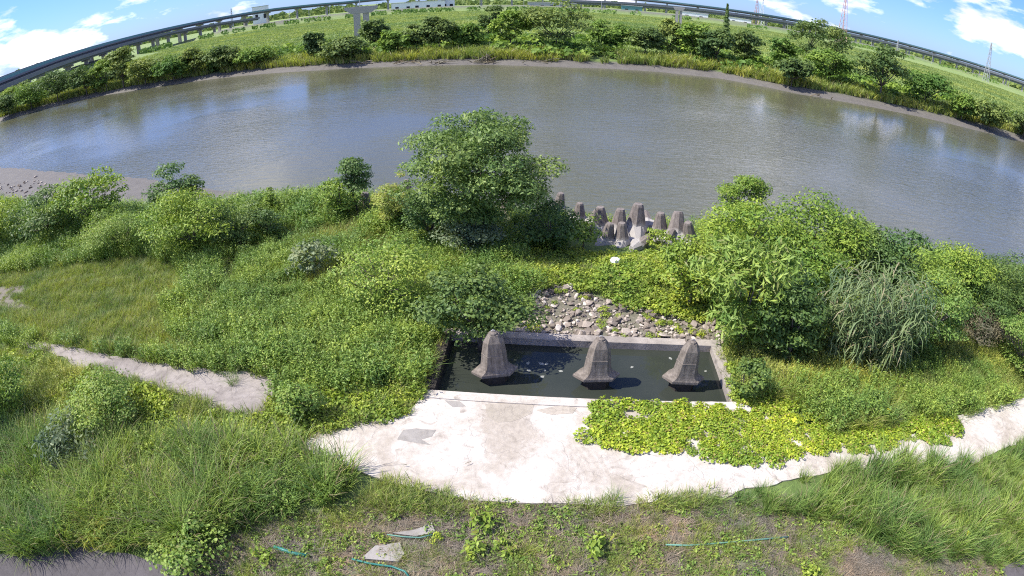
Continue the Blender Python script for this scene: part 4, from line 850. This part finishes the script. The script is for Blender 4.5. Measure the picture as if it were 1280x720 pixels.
# ---------------------------------------------------------------- viaduct, piers, buildings, masts
def dirpt(px, D, z): 
    a = math.atan2(*G(px, 130, 0)); return None
def azof(px):
    # azimuth of the horizon point above photo column px
    lo, hi = R(-60), R(60)
    for _ in range(50):
        m_ = (lo+hi)/2; d = (math.sin(m_), math.cos(m_), 0)
        cz = d[1]*math.cos(PITCH); cy = d[1]*math.sin(PITCH); t = math.atan2(math.hypot(d[0], cy), cz); h = math.hypot(d[0], cy)
        X_ = d[0]/h*t*F; Y_ = cy/h*t*F; X_ = X_*math.cos(ROLL)+Y_*math.sin(ROLL)
        if X_+640 < px: lo = m_
        else: hi = m_
    return (lo+hi)/2
def pol(px, D, z=0.0): a = azof(px); return Vector((D*math.sin(a), D*math.cos(a), z))
def span(name, stations, width, m, label, pier_w, spacing, parapet=1.1, thick=2.0, teal=False):
    """elevated road along stations (column, distance, deck height)"""
    P = [pol(a, D, z) for a, D, z in stations]
    o = empty(name, P[len(P)//2]*1.0); o.location.z = 0; inv = Matrix.Translation(o.location).inverted(); tag(o, label, 'elevated road')
    fine = []
    for k in range(len(P)-1):
        for j in range(8): fine.append(P[k].lerp(P[k+1], j/8))
    fine.append(P[-1])
    def sweep(off0, off1, z0, z1, nm, mm):
        v, f = [], []
        for k, p in enumerate(fine):
            d = (fine[min(k+1, len(fine)-1)]-fine[max(k-1, 0)]); d.z = 0; d.normalize(); nrm = Vector((-d.y, d.x, 0))
            for of, zz in ((off0, z0), (off1, z0), (off1, z1), (off0, z1)): q = p+nrm*of; v.append((q.x, q.y, p.z+zz))
        for k in range(len(fine)-1):
            for j in range(4): f.append((k*4+j, k*4+(j+1) % 4, (k+1)*4+(j+1) % 4, (k+1)*4+j))
        f += [(3, 2, 1, 0), tuple(len(v)-4+j for j in range(4))]
        q = obj(nm, v, f, mm, o); q.matrix_parent_inverse = inv; return q
    h = width/2
    sweep(-h, h, -thick*.35, 0, 'deck', m); sweep(-h*.6, h*.6, -thick, -thick*.35-.01, 'girder', M['viaduct'])
    sweep(-h, -h+.3, .003, parapet, 'parapet', M['teal'] if teal else m); sweep(h-.3, h, .003, parapet, 'parapet', m)
    acc = 0; last = fine[0]; pm = None
    for p in fine[1:]:
        seg = (p-last).length; k = spacing-acc
        while k < seg:
            q = last.lerp(p, k/seg); d = (p-last).normalized(); rz = math.atan2(d.y, d.x)
            pv_, pf = join(box((0, 0, (q.z-thick)/2-.5), (pier_w*.6, pier_w, q.z-thick+1-.02)), box((0, 0, q.z-thick-.5), (pier_w*.62, width*.62, .96)))
            e = obj('pier', pv_, pf, M['pier'], o); e.location = Vector((q.x, q.y, 0))-o.location; e.rotation_euler = (0, 0, rz)
            k += spacing
        acc = seg-(k-spacing); last = p
span('elevated_road', [(-60,200,8.2),(0,225,9.0),(60,270,10.0),(120,330,11),(200,420,12.3),(270,500,13.5),(340,560,14.5),(430,600,13.5),(520,620,15),(640,640,16),(760,640,16),(860,640,14.6),(950,660,14.6),(1040,700,14.8),(1130,740,15),(1220,780,15),(1340,820,15.0)], 11, M['viaduct'], 'long grey elevated road running the whole width of the horizon', 2.4, 34, 1.1, 2.0, teal=True)
span('elevated_road', [(-60,188,5.8),(0,210,6.6),(60,252,7.6),(120,310,8.2),(200,395,9.2),(270,470,9.0),(320,520,8.2)], 8, M['viaduct'], 'lower second elevated road in front of the first near the left edge', 2.0, 24, .9, 1.6)
span('elevated_road', [(700,600,8.6),(760,600,9.6),(860,610,10.4),(950,630,10.8),(1040,665,11),(1130,700,11.2),(1220,730,11.2),(1340,760,11)], 10, M['viaduct'], 'lower dark second elevated road in front of the first towards the right edge', 2.6, 22, 1.2, 3.4)
# bare bridge pier with crosshead
def bare_pier(px, D, h, cw, ch, colw, lab):
    p = pol(px, D); p.z = float(TZ(p.x, p.y)); o = empty('bridge_pier', p, -azof(px)); tag(o, lab, 'bridge pier')
    v = [(-cw/2, -1.2, h-ch*.35), (cw/2, -1.2, h-ch*.35), (cw/2, 1.2, h-ch*.35), (-cw/2, 1.2, h-ch*.35), (-cw/2, -1.2, h), (cw/2, -1.2, h), (cw/2, 1.2, h), (-cw/2, 1.2, h), (-colw*.7, -1.1, h-ch), (colw*.7, -1.1, h-ch), (colw*.7, 1.1, h-ch), (-colw*.7, 1.1, h-ch)]
    f = [(4, 5, 6, 7), (0, 1, 5, 4), (1, 2, 6, 5), (2, 3, 7, 6), (3, 0, 4, 7), (8, 9, 1, 0), (9, 10, 2, 1), (10, 11, 3, 2), (11, 8, 0, 3), (11, 10, 9, 8)]
    obj('crosshead', v, f, M['pier'], o)
    obj('column', *join(box((-colw*.32, 0, (h-ch)/2-.5), (colw*.5, 2.0, h-ch+1-.02)), box((colw*.34, .1, (h-ch)/2-.5), (colw*.46, 1.6, h-ch+1-.04))), M['pier'], o)
    return o
bp = bare_pier(451, 168, 9.0, 9.6, 2.0, 4.0, 'unfinished bridge pier with wide crosshead standing in the far field')
obj('mast', *tube([(-.3, 0, 9), (-.3, 0, 20)], .11), M['metal'], bp)
bare_pier(849, 260, 10.0, 5.0, 1.6, 2.6, 'slim bridge pier standing in the field left of the conifer')
def building(px, D, wd, dp, h, m, lab, stripe=0, z=0.5):
    p = pol(px, D, z); o = empty('building', p, -azof(px)); tag(o, lab, 'building')
    obj('wall', *box((0, 0, h/2), (wd, dp, h)), m, o); obj('roof', *join(box((0, 0, h+.2), (wd+1, dp+1, .4))), M['metal'], o)
    for k in range(max(2, int(wd/9))):
        x = -wd/2+wd*(k+.5)/max(2, int(wd/9)); obj('window', *box((x, -dp/2-.03, h*.45), (3.0, .1, h*.25)), M['dark'], o)
building(503, 530, 20, 12, 8, M['white'], 'small white shed under the elevated road left of the longest white hall')
building(535, 530, 30, 14, 8.5, M['white'], 'longest white hall seen below the elevated road')
building(560, 540, 12, 12, 9, M['white'], 'narrow white building right of the longest white hall')
building(326, 640, 18, 10, 20, M['white'], 'pale building poking over the elevated road above the reeds')
building(868, 540, 26, 12, 6.5, M['white'], 'low white building right of the slim pier')
building(925, 600, 24, 12, 6, M['white'], 'low white building just right of the conifer')
building(790, 560, 20, 12, 7, M['teal'], 'blue green shed under the elevated road')
building(690, 560, 46, 14, 6, M['metal'], 'long grey shed behind the broadest far tree')
def mast(px, D, h, wd, m, lab, z=.5):
    p = pol(px, D, z); o = empty('lattice_mast', p, .3); tag(o, lab, 'mast')
    for a, b in ((-1, -1), (1, -1), (1, 1), (-1, 1)): obj('leg', *tube([(a*wd/2, b*wd/2, -1), (a*wd*.06, b*wd*.06, h)], .22, 4), m, o)
    ps = []; n = 9
    for k in range(n):
        z0, z1 = h*k/n, h*(k+1)/n; w0, w1 = wd/2*(1-.88*k/n), wd/2*(1-.88*(k+1)/n)
        for (a, b), (c, d) in zip(((-1, -1), (1, -1), (1, 1), (-1, 1)), ((1, -1), (1, 1), (-1, 1), (-1, -1))): ps.append(tube([(a*w0, b*w0, z0), (c*w1, d*w1, z1)], .11, 4))
    obj('bracing', *join(*ps), m, o)
mast(1053, 520, 46, 7, M['red'], 'tall red and white lattice mast beyond the field')
mast(1234, 560, 36, 5, M['metal'], 'grey lattice mast nearest the right picture edge')
mast(945, 700, 34, 6, M['red'], 'thin reddish lattice mast just right of the conifer')
mast(952, 720, 34, 6, M['white'], 'pale lattice mast right of the thin reddish one')
mast(1122, 620, 16, 3, M['metal'], 'short grey mast on the elevated road between the tall masts')
mast(290, 600, 22, 3, M['metal'], 'faint grey mast on the elevated road above the far thicket')
# lamp posts along the levee
lp = None
for k, px in enumerate([362, 386, 412, 470, 600, 655, 700, 752, 985, 1020, 1090, 1125, 1166, 1208, 1262]):
    D = float(LD(math.degrees(azof(px))))-10; p = pol(px, D, 1.5)
    o = empty('utility_pole', p); tag(o, 'thin pale utility pole, %s from the left along the levee beyond the far field' % ordn(k+1), 'utility pole', 'utility poles along the far levee')
    obj('post', *tube([(0, 0, -1), (0, 0, 9)], [.22, .12], 5), M['metal'], o); obj('arm', *box((.7, 0, 8.9), (1.6, .12, .12)), M['metal'], o)
# distant tree line
r = np.random.RandomState(77); n = 24000; a = R(-62)+R(124)*r.rand(n); D = 860+120*r.rand(n)
px_ = np.stack([D*np.sin(a), D*np.cos(a)], 1); hh = 15*fbm(np.degrees(a)*3, 0*a, 3, 70)
P = np.stack([px_[:, 0], px_[:, 1], .5+hh*r.rand(n)], 1)
v, f = leaves(P, np.stack([-np.sin(a), -np.cos(a), .6+0*a], 1)+r.randn(n, 3)*.4, 5.0, .8, r); tag(obj('distant_treeline', v, f, M['far']), 'low dark line of far off trees on the horizon', None, None, 'stuff')
r = np.random.RandomState(78); n = 7000; a = R(-58)+R(116)*r.rand(n); D = LD(np.degrees(a))+r.uniform(-22, -8, n); keep = fbm(np.degrees(a), 0*a, 1.2, 71) > .45; a, D = a[keep], D[keep]; n = len(a)
P = np.stack([D*np.sin(a), D*np.cos(a), .8+2.8*r.rand(n)], 1); v, f = leaves(P, np.stack([-np.sin(a), -np.cos(a), .7+0*a], 1)+r.randn(n, 3)*.4, 1.6, .8, r); tag(obj('levee_scrub', v, f, M['far_b']), 'low scrub growing at the foot of the far levee', None, None, 'stuff')
